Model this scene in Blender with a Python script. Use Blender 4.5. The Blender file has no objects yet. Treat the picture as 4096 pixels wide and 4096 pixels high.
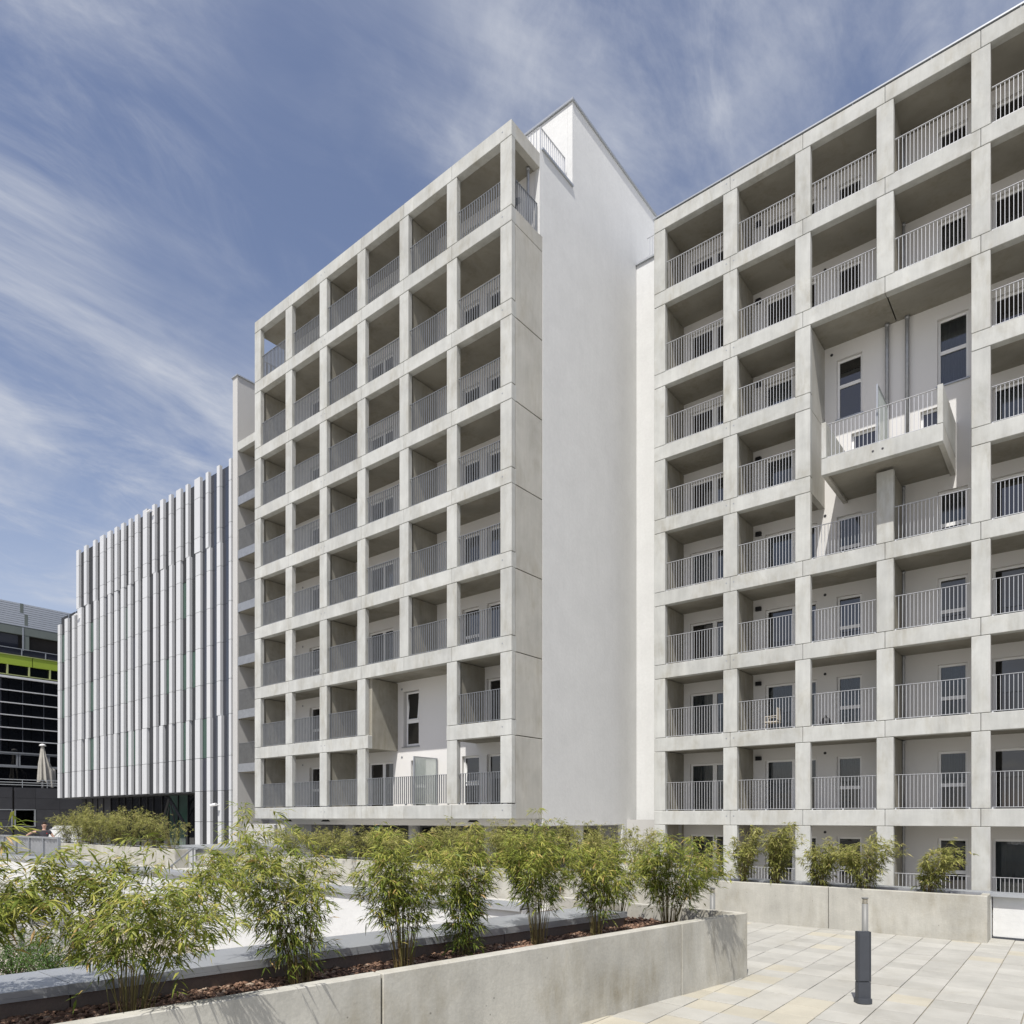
import bpy, bmesh, math, random
import numpy as np
from mathutils import Vector, Matrix, noise
R = math.radians
S = bpy.context.scene
# ---------------------------------------------------------------- camera
TH = R(38.9)
cam_d = bpy.data.cameras.new('camera'); cam = bpy.data.objects.new('camera', cam_d); S.collection.objects.link(cam)
cam.location = (0, 0, 0); cam.rotation_euler = (R(90), 0, TH)
cam_d.sensor_width = 36; cam_d.lens = 2842/4096*36; cam_d.shift_y = 1225/4096
cam_d.clip_start = 0.1; cam_d.clip_end = 3000
S.camera = cam
# ---------------------------------------------------------------- light
SUN = Vector((-0.34, 1.0, -1.82)).normalized()          # direction the light travels
sl = bpy.data.lights.new('sun', 'SUN'); so = bpy.data.objects.new('sun', sl); S.collection.objects.link(so)
so.rotation_euler = SUN.to_track_quat('-Z', 'Y').to_euler(); so.location = (10, -20, 40)
sl.energy = 3.1; sl.angle = R(0.53); sl.color = (1.0, 0.965, 0.905)
W = bpy.data.worlds.new('World'); S.world = W; W.use_nodes = True
def build_world():
    nt = W.node_tree; nt.nodes.clear(); N = nt.nodes.new; L = nt.links.new
    out = N('ShaderNodeOutputWorld'); bg = N('ShaderNodeBackground'); L(bg.outputs[0], out.inputs[0])
    bg.inputs[1].default_value = 0.108
    sky = N('ShaderNodeTexSky'); sky.sky_type = 'NISHITA'; sky.sun_disc = False
    sky.sun_elevation = R(59.9); sky.sun_rotation = R(161.2); sky.altitude = 200; sky.air_density = 1.0; sky.dust_density = 1.2; sky.ozone_density = 1.6
    tint = N('ShaderNodeMix'); tint.data_type = 'RGBA'; tint.blend_type = 'MULTIPLY'; tint.inputs[0].default_value = 1
    L(sky.outputs[0], tint.inputs[6]); tint.inputs[7].default_value = (0.98, 0.83, 0.79, 1)
    tc = N('ShaderNodeTexCoord'); sep = N('ShaderNodeSeparateXYZ'); L(tc.outputs['Generated'], sep.inputs[0])
    zz = N('ShaderNodeMath'); zz.operation = 'MAXIMUM'; L(sep.outputs[2], zz.inputs[0]); zz.inputs[1].default_value = 0.0
    za = N('ShaderNodeMath'); za.operation = 'ADD'; L(zz.outputs[0], za.inputs[0]); za.inputs[1].default_value = 0.16
    dx = N('ShaderNodeMath'); dx.operation = 'DIVIDE'; L(sep.outputs[0], dx.inputs[0]); L(za.outputs[0], dx.inputs[1])
    dy = N('ShaderNodeMath'); dy.operation = 'DIVIDE'; L(sep.outputs[1], dy.inputs[0]); L(za.outputs[0], dy.inputs[1])
    cb = N('ShaderNodeCombineXYZ'); L(dx.outputs[0], cb.inputs[0]); L(dy.outputs[0], cb.inputs[1])
    def layer(rot, sc, scale, det, rough, dist, lo, hi, loc=(0, 0, 0)):
        m = N('ShaderNodeMapping'); m.inputs['Rotation'].default_value = (0, 0, R(rot)); m.inputs['Scale'].default_value = sc; m.inputs['Location'].default_value = loc
        L(cb.outputs[0], m.inputs[0])
        n = N('ShaderNodeTexNoise'); n.inputs['Scale'].default_value = scale; n.inputs['Detail'].default_value = det
        n.inputs['Roughness'].default_value = rough; n.inputs['Distortion'].default_value = dist; L(m.outputs[0], n.inputs['Vector'])
        r = N('ShaderNodeMapRange'); r.interpolation_type = 'SMOOTHSTEP'; r.inputs[1].default_value = lo; r.inputs[2].default_value = hi
        L(n.outputs[0], r.inputs[0]); return r.outputs[0]
    a = layer(0, (1.35, 0.72, 1), 1.15, 10, 0.60, 1.2, 0.38, 0.76, (15.2, 8.8, 0))
    b = layer(0, (1.0, 0.9, 1), 0.9, 5, 0.5, 0.5, 0.31, 0.56, (-9.1, -3.2, 0))
    c = layer(0, (2.8, 1.3, 1), 2.1, 10, 0.66, 1.3, 0.42, 0.85, (3.7, 1.9, 0))
    d = layer(0, (1.1, 0.9, 1), 1.9, 9, 0.56, 0.6, 0.55, 0.80, (3.3, 6.1, 0))
    ml = N('ShaderNodeMath'); ml.operation = 'MULTIPLY'; L(a, ml.inputs[0]); L(b, ml.inputs[1])
    m1 = N('ShaderNodeMath'); m1.operation = 'MULTIPLY'; L(c, m1.inputs[0]); L(b, m1.inputs[1])
    m2 = N('ShaderNodeMath'); m2.operation = 'MULTIPLY'; L(m1.outputs[0], m2.inputs[0]); m2.inputs[1].default_value = 0.55
    m3 = N('ShaderNodeMath'); m3.operation = 'MULTIPLY_ADD'; L(d, m3.inputs[0]); m3.inputs[1].default_value = 0.5; L(m2.outputs[0], m3.inputs[2])
    ad = N('ShaderNodeMath'); ad.operation = 'MULTIPLY_ADD'; L(ml.outputs[0], ad.inputs[0]); ad.inputs[1].default_value = 1.2; L(m3.outputs[0], ad.inputs[2])
    # thin haze veil towards the horizon
    hz = N('ShaderNodeMapRange'); hz.inputs[1].default_value = 0.0; hz.inputs[2].default_value = 0.42; hz.inputs[3].default_value = 0.6; hz.inputs[4].default_value = 0.0
    L(sep.outputs[2], hz.inputs[0])
    ad2 = N('ShaderNodeMath'); ad2.operation = 'ADD'; ad2.use_clamp = True; L(ad.outputs[0], ad2.inputs[0]); L(hz.outputs[0], ad2.inputs[1])
    fc = N('ShaderNodeMath'); fc.operation = 'MULTIPLY'; L(ad2.outputs[0], fc.inputs[0]); fc.inputs[1].default_value = 0.85
    mix = N('ShaderNodeMix'); mix.data_type = 'RGBA'; L(fc.outputs[0], mix.inputs[0]); L(tint.outputs[2], mix.inputs[6])
    mix.inputs[7].default_value = (3.5, 3.65, 4.0, 1)
    L(mix.outputs[2], bg.inputs[0])
build_world()
S.view_settings.view_transform = 'Standard'; S.view_settings.look = 'None'; S.view_settings.gamma = 1
S.view_settings.use_curve_mapping = False; S.view_settings.exposure = 0.75
S.render.engine = 'CYCLES'
try:
    S.cycles.max_bounces = 8; S.cycles.transparent_max_bounces = 16; S.cycles.caustics_reflective = False; S.cycles.caustics_refractive = False
except Exception: pass

# ---------------------------------------------------------------- materials
M = {}
def newmat(n):
    m = bpy.data.materials.new(n); m.use_nodes = True; nt = m.node_tree; nt.nodes.clear()
    o = nt.nodes.new('ShaderNodeOutputMaterial'); b = nt.nodes.new('ShaderNodeBsdfPrincipled'); nt.links.new(b.outputs[0], o.inputs[0])
    M[n] = m; return m, nt, b, o
def surf(name, col, rough=0.85, var=0.06, scale=1.5, streak=0.0, fine=0.03, fscale=60, bump=0.15, bscale=40, objvar=0.05, spec=0.3, pores=0.0, metal=0.0, stain=0.0, dirt=(0.5, 0.46, 0.38)):
    """plain procedural surface: broad mottling, vertical streaks, fine grain, pores, per-object tone"""
    m, nt, b, o = newmat(name); N = nt.nodes.new; L = nt.links.new
    geo = N('ShaderNodeNewGeometry')
    def nz(sc, vec_scale=(1, 1, 1), det=5, ro=0.55, dist=0.0):
        mp = N('ShaderNodeMapping'); mp.inputs['Scale'].default_value = vec_scale; L(geo.outputs['Position'], mp.inputs[0])
        n = N('ShaderNodeTexNoise'); n.inputs['Scale'].default_value = sc; n.inputs['Detail'].default_value = det; n.inputs['Roughness'].default_value = ro
        n.inputs['Distortion'].default_value = dist; L(mp.outputs[0], n.inputs['Vector']); return n.outputs[0]
    def mr(src, lo, hi, a, c):
        r = N('ShaderNodeMapRange'); r.inputs[1].default_value = lo; r.inputs[2].default_value = hi; r.inputs[3].default_value = a; r.inputs[4].default_value = c
        L(src, r.inputs[0]); return r.outputs[0]
    def mul(a, c):
        x = N('ShaderNodeMath'); x.operation = 'MULTIPLY'; L(a, x.inputs[0]); L(c, x.inputs[1]); return x.outputs[0]
    f = mr(nz(scale, det=6, ro=0.6, dist=0.3), 0.3, 0.7, 1-var, 1+var)
    if fine: f = mul(f, mr(nz(fscale, det=3), 0.25, 0.75, 1-fine, 1+fine))
    if streak: f = mul(f, mr(nz(4.0, (1, 1, 0.13), det=6, ro=0.7), 0.3, 0.75, 1+streak*0.5, 1-streak))
    if objvar:
        oi = N('ShaderNodeObjectInfo'); f = mul(f, mr(oi.outputs['Random'], 0, 1, 1-objvar, 1+objvar))
    hue = N('ShaderNodeMix'); hue.data_type = 'RGBA'; hue.inputs[6].default_value = (*col, 1)
    hue.inputs[7].default_value = (col[0]*dirt[0]*1.3, col[1]*dirt[1]*1.3, col[2]*dirt[2]*1.3, 1)
    if stain:
        s = mul(mr(nz(0.9, (1, 1, 0.6), det=7, ro=0.7, dist=0.6), 0.46, 0.74, 0, stain), mr(nz(5, (1.5, 1.5, 0.35), det=4), 0.35, 0.6, 0.2, 1)); L(s, hue.inputs[0])
    else: hue.inputs[0].default_value = 0
    cur = hue.outputs[2]
    h = nz(bscale, det=4)
    if pores:
        v = N('ShaderNodeTexVoronoi'); v.inputs['Scale'].default_value = 9; L(geo.outputs['Position'], v.inputs['Vector'])
        vw = N('ShaderNodeSeparateColor'); L(v.outputs['Color'], vw.inputs[0])
        th = mr(vw.outputs[0], 0.55, 1.0, 0.0, 0.085)
        lt = N('ShaderNodeMath'); lt.operation = 'LESS_THAN'; L(v.outputs['Distance'], lt.inputs[0]); L(th, lt.inputs[1])
        pm = mr(lt.outputs[0], 0, 1, 1, 1-pores); f = mul(f, pm)
        h = mul(h, mr(lt.outputs[0], 0, 1, 1, 0))
    vm = N('ShaderNodeMix'); vm.data_type = 'RGBA'; vm.blend_type = 'MULTIPLY'; vm.inputs[0].default_value = 1; L(cur, vm.inputs[6])
    cc = N('ShaderNodeCombineColor'); L(f, cc.inputs[0]); L(f, cc.inputs[1]); L(f, cc.inputs[2]); L(cc.outputs[0], vm.inputs[7])
    L(vm.outputs[2], b.inputs['Base Color'])
    b.inputs['Roughness'].default_value = rough; b.inputs['Specular IOR Level'].default_value = spec; b.inputs['Metallic'].default_value = metal
    if bump:
        bp = N('ShaderNodeBump'); bp.inputs['Strength'].default_value = bump; bp.inputs['Distance'].default_value = 0.01; L(h, bp.inputs['Height']); L(bp.outputs[0], b.inputs['Normal'])
    return m
surf('precast', (0.472, 0.478, 0.455), var=0.10, streak=0.13, stain=0.75, objvar=0.06, scale=1.2, bump=0.1, pores=0.12)
surf('precast_side', (0.46, 0.45, 0.41), var=0.09, streak=0.09, stain=0.6, objvar=0.03, scale=0.9, bump=0.12)
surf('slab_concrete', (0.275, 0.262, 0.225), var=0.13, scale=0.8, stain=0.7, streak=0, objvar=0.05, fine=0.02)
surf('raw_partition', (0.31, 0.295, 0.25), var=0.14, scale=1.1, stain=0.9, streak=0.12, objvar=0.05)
surf('render_white', (0.655, 0.66, 0.65), var=0.035, scale=0.9, streak=0.03, fine=0.03, fscale=9, bump=0.5, bscale=9, objvar=0)
surf('render_loggia', (0.69, 0.68, 0.66), var=0.02, scale=0.5, fine=0.02, bump=0.2, bscale=30, objvar=0)
surf('render_grey', (0.48, 0.475, 0.46), var=0.04, scale=0.5, fine=0.03, bump=0.3, bscale=30, objvar=0)
surf('planter_concrete', (0.44, 0.428, 0.38), var=0.15, scale=1.7, streak=0.16, stain=0.95, fine=0.06, fscale=45, bump=0.3, bscale=25, objvar=0.02, pores=0.45)
surf('paver', (0.378, 0.37, 0.335), var=0.10, scale=2.0, fine=0.05, fscale=120, stain=0.3, bump=0.25, bscale=120, objvar=0.085)
surf('paver_warm', (0.41, 0.385, 0.315), var=0.08, scale=2.0, fine=0.05, fscale=120, stain=0.3, bump=0.25, bscale=120, objvar=0.06)
surf('joint_sand', (0.30, 0.27, 0.21), var=0.3, scale=20, fine=0.3, fscale=180, bump=0.8, bscale=160, objvar=0)
surf('sheet_metal', (0.46, 0.48, 0.50), rough=0.38, var=0.03, scale=1.0, fine=0.01, bump=0.02, metal=0.55, spec=0.5)
surf('galvanised', (0.34, 0.35, 0.36), rough=0.45, var=0.12, scale=6, fine=0.04, fscale=30, bump=0.03, metal=0.6, spec=0.5, objvar=0.02)
surf('rail_grey', (0.30, 0.315, 0.335), rough=0.5, var=0.08, scale=5, fine=0.03, bump=0.02, metal=0.4, spec=0.5, objvar=0.03)
surf('rail_light', (0.55, 0.56, 0.575), rough=0.42, var=0.04, scale=5, fine=0.02, bump=0.02, metal=0.3, spec=0.5, objvar=0.02)
surf('frame_white', (0.82, 0.82, 0.81), rough=0.45, var=0.01, bump=0, objvar=0, fine=0)
surf('frame_alu', (0.36, 0.38, 0.40), rough=0.4, var=0.02, bump=0, objvar=0, fine=0, metal=0.5)
surf('frame_lime', (0.33, 0.36, 0.17), rough=0.5, var=0.02, bump=0, objvar=0, fine=0)
surf('lime_panel', (0.27, 0.36, 0.05), rough=0.3, var=0.06, scale=0.8, bump=0, objvar=0.03, fine=0.02)
surf('fin_front', (0.56, 0.57, 0.58), rough=0.5, var=0.015, scale=1.5, fine=0.01, bump=0.02, objvar=0.035, spec=0.4)
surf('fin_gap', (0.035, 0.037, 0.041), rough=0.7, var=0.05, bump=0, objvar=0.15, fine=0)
surf('louvre', (0.44, 0.47, 0.51), rough=0.45, var=0.03, bump=0, metal=0.35, objvar=0, fine=0)
surf('dark_cladding', (0.045, 0.046, 0.052), rough=0.55, var=0.12, scale=1.0, bump=0.05, objvar=0.12, fine=0.05)
surf('band_green_grey', (0.13, 0.15, 0.14), rough=0.5, var=0.05, bump=0, objvar=0.03, fine=0)
surf('black_metal', (0.018, 0.018, 0.02), rough=0.5, var=0.05, bump=0, objvar=0, fine=0)
surf('anthracite', (0.055, 0.06, 0.07), rough=0.5, var=0.08, scale=8, fine=0.08, fscale=200, bump=0.08, bscale=200, objvar=0, spec=0.4)
surf('lamp_grey', (0.20, 0.20, 0.19), rough=0.45, var=0.03, bump=0.02, objvar=0, fine=0.02, spec=0.4)
surf('louvre_ring', (0.40, 0.36, 0.27), rough=0.4, var=0.05, bump=0, objvar=0, fine=0, metal=0.3)
surf('soil', (0.075, 0.048, 0.034), rough=0.95, var=0.35, scale=6, fine=0.3, fscale=60, bump=1.0, bscale=40, objvar=0)
surf('parapet_render', (0.19, 0.15, 0.125), rough=0.9, var=0.12, scale=1.5, fine=0.08, bump=0.3, bscale=60, objvar=0.04)
surf('gravel_bed', (0.40, 0.37, 0.32), rough=0.95, var=0.2, scale=3, fine=0.35, fscale=40, bump=1.0, bscale=35, objvar=0)
surf('earth', (0.40, 0.385, 0.35), rough=0.95, var=0.15, scale=0.4, fine=0.1, fscale=8, bump=0.2, objvar=0)
surf('terrace_far', (0.46, 0.45, 0.42), rough=0.9, var=0.06, scale=0.8, fine=0.05, fscale=30, bump=0.1, objvar=0)
surf('parasol_cloth', (0.40, 0.385, 0.345), rough=0.95, var=0.1, scale=3, fine=0.03, bump=0.2, objvar=0)
surf('skin', (0.52, 0.33, 0.25), rough=0.6, var=0.04, scale=10, bump=0, objvar=0, fine=0)
surf('shirt', (0.055, 0.052, 0.06), rough=0.9, var=0.1, scale=8, bump=0.1, objvar=0, fine=0.05)
surf('trousers', (0.02, 0.02, 0.024), rough=0.9, var=0.1, scale=8, bump=0.1, objvar=0, fine=0.05)
surf('hair', (0.03, 0.018, 0.012), rough=0.8, var=0.2, scale=30, bump=0.4, bscale=120, objvar=0)
surf('beige_plastic', (0.55, 0.50, 0.42), rough=0.5, var=0.02, bump=0, objvar=0, fine=0)
surf('exit_green', (0.02, 0.20, 0.09), rough=0.4, var=0.0, bump=0, objvar=0, fine=0)
surf('pictogram_white', (0.75, 0.78, 0.75), rough=0.4, var=0.0, bump=0, objvar=0, fine=0)
surf('red_mark', (0.45, 0.03, 0.03), rough=0.5, var=0.0, bump=0, objvar=0, fine=0)
surf('pot_red', (0.4, 0.02, 0.02), rough=0.5, var=0.0, bump=0, objvar=0, fine=0)
surf('door_dark', (0.05, 0.05, 0.055), rough=0.6, var=0.05, bump=0, objvar=0, fine=0)

def ramp_mat(name, stops, rough=0.55, translucent=0.0, bump=0.0):
    m, nt, b, o = newmat(name); N = nt.nodes.new; L = nt.links.new
    at = N('ShaderNodeAttribute'); at.attribute_name = 'tone'; r = N('ShaderNodeValToRGB'); L(at.outputs['Fac'], r.inputs[0])
    e = r.color_ramp.elements
    while len(e) < len(stops): e.new(0.5)
    for i, (p, c) in enumerate(stops): e[i].position = p; e[i].color = (*c, 1)
    L(r.outputs[0], b.inputs['Base Color']); b.inputs['Roughness'].default_value = rough; b.inputs['Specular IOR Level'].default_value = 0.35
    if translucent:
        t = N('ShaderNodeBsdfTranslucent'); L(r.outputs[0], t.inputs[0]); mx = N('ShaderNodeMixShader'); mx.inputs[0].default_value = translucent
        L(b.outputs[0], mx.inputs[1]); L(t.outputs[0], mx.inputs[2]); L(mx.outputs[0], o.inputs[0])
    return m
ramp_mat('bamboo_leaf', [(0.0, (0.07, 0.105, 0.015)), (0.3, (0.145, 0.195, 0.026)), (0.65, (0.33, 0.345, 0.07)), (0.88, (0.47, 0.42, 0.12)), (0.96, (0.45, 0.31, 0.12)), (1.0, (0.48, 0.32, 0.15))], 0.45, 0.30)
ramp_mat('bamboo_leaf_far', [(0.0, (0.13, 0.145, 0.03)), (0.4, (0.25, 0.26, 0.065)), (0.75, (0.38, 0.36, 0.12)), (0.95, (0.46, 0.39, 0.18)), (1.0, (0.42, 0.32, 0.15))], 0.5, 0.33)
ramp_mat('shrub_leaf', [(0.0, (0.03, 0.07, 0.012)), (0.5, (0.07, 0.14, 0.025)), (1.0, (0.14, 0.22, 0.05))], 0.45, 0.3)
ramp_mat('cane', [(0.0, (0.16, 0.11, 0.05)), (0.5, (0.22, 0.19, 0.07)), (1.0, (0.12, 0.15, 0.04))], 0.5)
ramp_mat('mulch_stone', [(0.0, (0.07, 0.042, 0.030)), (0.5, (0.20, 0.118, 0.080)), (0.85, (0.33, 0.21, 0.145)), (1.0, (0.38, 0.30, 0.23))], 0.9)
ramp_mat('gravel_stone', [(0.0, (0.25, 0.22, 0.18)), (0.5, (0.48, 0.44, 0.37)), (1.0, (0.62, 0.58, 0.50))], 0.85)

def glassm(name, col, rough=0.02, ior=1.75, trans=None, spec=0.5, wav=0.0):
    m, nt, b, o = newmat(name); N = nt.nodes.new; L = nt.links.new
    b.inputs['Base Color'].default_value = (*col, 1); b.inputs['Roughness'].default_value = rough; b.inputs['IOR'].default_value = ior; b.inputs['Specular IOR Level'].default_value = spec
    if wav:
        n = N('ShaderNodeTexNoise'); n.inputs['Scale'].default_value = 0.7; n.inputs['Detail'].default_value = 2
        g = N('ShaderNodeNewGeometry'); L(g.outputs['Position'], n.inputs['Vector'])
        bp = N('ShaderNodeBump'); bp.inputs['Strength'].default_value = wav; bp.inputs['Distance'].default_value = 0.05; L(n.outputs[0], bp.inputs['Height']); L(bp.outputs[0], b.inputs['Normal'])
    if trans is not None:
        t = N('ShaderNodeBsdfTransparent'); t.inputs[0].default_value = (*trans, 1)
        g2 = N('ShaderNodeBsdfGlossy'); g2.inputs[1].default_value = rough if rough > 0.02 else 0.0
        fr = N('ShaderNodeFresnel'); fr.inputs[0].default_value = ior
        mx = N('ShaderNodeMixShader'); L(fr.outputs[0], mx.inputs[0]); L(t.outputs[0], mx.inputs[1]); L(g2.outputs[0], mx.inputs[2]); L(mx.outputs[0], o.inputs[0])
    return m
glassm('pane_dark', (0.010, 0.010, 0.011), ior=1.9, wav=0.06)
glassm('pane_clear', (0.5, 0.5, 0.5), ior=1.7, trans=(0.62, 0.65, 0.66))
glassm('pane_green', (0.045, 0.085, 0.068), rough=0.05, ior=1.7)
glassm('pane_black', (0.006, 0.007, 0.009), rough=0.02, ior=1.55, wav=0.25)
glassm('pane_greyblue', (0.03, 0.033, 0.045), rough=0.04, ior=1.6)
m, nt, b, o = newmat('frosted'); b.inputs['Base Color'].default_value = (0.74, 0.79, 0.76, 1); b.inputs['Roughness'].default_value = 0.35
t = nt.nodes.new('ShaderNodeBsdfTranslucent'); t.inputs[0].default_value = (0.78, 0.84, 0.80, 1)
tp = nt.nodes.new('ShaderNodeBsdfTransparent'); m1 = nt.nodes.new('ShaderNodeMixShader'); m1.inputs[0].default_value = 0.5
nt.links.new(b.outputs[0], m1.inputs[1]); nt.links.new(t.outputs[0], m1.inputs[2])
m2 = nt.nodes.new('ShaderNodeMixShader'); m2.inputs[0].default_value = 0.42; nt.links.new(m1.outputs[0], m2.inputs[1]); nt.links.new(tp.outputs[0], m2.inputs[2]); nt.links.new(m2.outputs[0], o.inputs[0])
surf('curtain', (0.42, 0.43, 0.44), rough=0.95, var=0.04, bump=0, objvar=0.2, fine=0)
surf('room_dark', (0.03, 0.028, 0.026), rough=0.9, var=0.1, bump=0, objvar=0.2, fine=0)

# ---------------------------------------------------------------- helpers
COL = S.collection
def link(o, parent=None):
    COL.objects.link(o)
    if parent is not None: o.parent = parent
    return o
ORIG = {}
def org(p): return ORIG.get(p.name, Vector((0, 0, 0))) if p else Vector((0, 0, 0))
def empty(name, loc, label, cat, group=None):
    o = bpy.data.objects.new(name, None); COL.objects.link(o); o.location = loc; o.empty_display_size = 0.3
    o['label'] = label; o['category'] = cat
    if group: o['group'] = group
    ORIG[o.name] = Vector(loc); return o
def tag(o, label, cat, group=None):
    o['label'] = label; o['category'] = cat
    if group: o['group'] = group
    return o
def meshobj(name, verts, faces, mat, parent=None, smooth=False, at=None, attr=None, kind=None):
    """verts in world space; the object's origin is put at `at` (default: the middle of the verts)"""
    v = np.asarray(verts, dtype=float)
    c = v.mean(axis=0) if at is None else np.asarray(at, float)
    me = bpy.data.meshes.new(name); me.from_pydata((v-c).tolist(), [], faces); me.materials.append(M[mat] if isinstance(mat, str) else mat)
    if smooth: me.shade_smooth()
    if attr is not None:
        a = me.attributes.new('tone', 'FLOAT', 'FACE'); a.data.foreach_set('value', np.asarray(attr, dtype=np.float32))
    me.update(); o = bpy.data.objects.new(name, me); link(o, parent)
    w = Vector(c.tolist()); o.location = w - org(parent); ORIG[o.name] = w
    if kind: o['kind'] = kind
    return o
BX = [(0, 3, 2, 1), (4, 5, 6, 7), (0, 1, 5, 4), (1, 2, 6, 5), (2, 3, 7, 6), (3, 0, 4, 7)]
def bv(x0, x1, y0, y1, z0, z1): return [(x0, y0, z0), (x1, y0, z0), (x1, y1, z0), (x0, y1, z0), (x0, y0, z1), (x1, y0, z1), (x1, y1, z1), (x0, y1, z1)]
CACHE = {}
def boxmesh(w, d, h, mat, ch):
    key = (round(w, 4), round(d, 4), round(h, 4), mat, ch)
    if key in CACHE: return CACHE[key]
    bm = bmesh.new(); bmesh.ops.create_cube(bm, size=1.0); bmesh.ops.scale(bm, vec=(w, d, h), verts=bm.verts)
    if ch: bmesh.ops.bevel(bm, geom=bm.edges[:], offset=min(ch, w*0.3, d*0.3, h*0.3), segments=1, affect='EDGES', profile=0.5)
    me = bpy.data.meshes.new('box'); bm.to_mesh(me); bm.free(); me.materials.append(M[mat]); CACHE[key] = me; return me
def box(name, x0, x1, y0, y1, z0, z1, mat, parent=None, ch=0.0):
    me = boxmesh(abs(x1-x0), abs(y1-y0), abs(z1-z0), mat, ch)
    if me.name.startswith('box'): me.name = name
    o = bpy.data.objects.new(name, me); link(o, parent); w = Vector(((x0+x1)/2, (y0+y1)/2, (z0+z1)/2)); o.location = w-org(parent); ORIG[o.name] = w; return o
class MB:
    def __init__(s): s.v = []; s.f = []
    def box(s, x0, x1, y0, y1, z0, z1):
        n = len(s.v); s.v += bv(x0, x1, y0, y1, z0, z1); s.f += [tuple(i+n for i in q) for q in BX]; return s
    def bar(s, a, b, r, n=6, r2=None, flat=None):
        a = Vector(a); b = Vector(b); d = (b-a).normalized(); u = d.orthogonal().normalized(); w = d.cross(u); k = len(s.v); r2 = r if r2 is None else r2
        for p, rr in ((a, r), (b, r2)):
            for i in range(n):
                t = 2*math.pi*(i+0.5)/n; q = p+(u*math.cos(t)+w*math.sin(t))*rr; s.v.append(tuple(q))
        for i in range(n): j = (i+1) % n; s.f.append((k+i, k+j, k+n+j, k+n+i))
        s.f.append(tuple(k+i for i in reversed(range(n)))); s.f.append(tuple(k+n+i for i in range(n))); return s
    def poly(s, pts, faces):
        n = len(s.v); s.v += [tuple(p) for p in pts]; s.f += [tuple(i+n for i in q) for q in faces]; return s
    def prism(s, pts, z0, z1):
        n = len(s.v); m = len(pts); s.v += [(x, y, z0) for x, y in pts]+[(x, y, z1) for x, y in pts]
        s.f.append(tuple(n+i for i in reversed(range(m)))); s.f.append(tuple(n+m+i for i in range(m)))
        for i in range(m): j = (i+1) % m; s.f.append((n+i, n+j, n+m+j, n+m+i))
        return s
    def make(s, name, mat, parent=None, **k): return meshobj(name, s.v, s.f, mat, parent, **k)
def lathe(name, prof, cx, cy, mat, parent=None, n=20, smooth=True):
    v = []; f = []
    for r, z in prof:
        for i in range(n): t = 2*math.pi*i/n; v.append((cx+r*math.cos(t), cy+r*math.sin(t), z))
    for k in range(len(prof)-1):
        for i in range(n): j = (i+1) % n; f.append((k*n+i, k*n+j, (k+1)*n+j, (k+1)*n+i))
    f.append(tuple(reversed(range(n)))); f.append(tuple((len(prof)-1)*n+i for i in range(n)))
    o = meshobj(name, v, f, mat, parent, smooth=False)
    if smooth:
        for p in o.data.polygons: p.use_smooth = len(p.vertices) == 4
    return o
def holed_wall(name, x0, x1, z0, z1, y, depth, holes, mat, parent, back=0.0):
    """wall facing -Y at plane y with window openings cut through and their reveals"""
    xs = sorted({x0, x1, *[h[0] for h in holes], *[h[1] for h in holes]}); zs = sorted({z0, z1, *[h[2] for h in holes], *[h[3] for h in holes]})
    vi = {}; v = []; f = []
    def V(x, z, yy):
        k = (x, z, yy)
        if k not in vi: vi[k] = len(v); v.append((x, yy, z))
        return vi[k]
    for a, c in zip(xs, xs[1:]):
        for e, g in zip(zs, zs[1:]):
            mx, mz = (a+c)/2, (e+g)/2
            if any(h[0] < mx < h[1] and h[2] < mz < h[3] for h in holes): continue
            f.append((V(a, e, y), V(c, e, y), V(c, g, y), V(a, g, y)))
    for h in holes:
        a, c, e, g = h; q = [(a, e), (c, e), (c, g), (a, g)]
        for i in range(4):
            p, r = q[i], q[(i+1) % 4]; f.append((V(*p, y), V(*p, y+depth), V(*r, y+depth), V(*r, y)))
    return meshobj(name, v, f, mat, parent)
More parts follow.
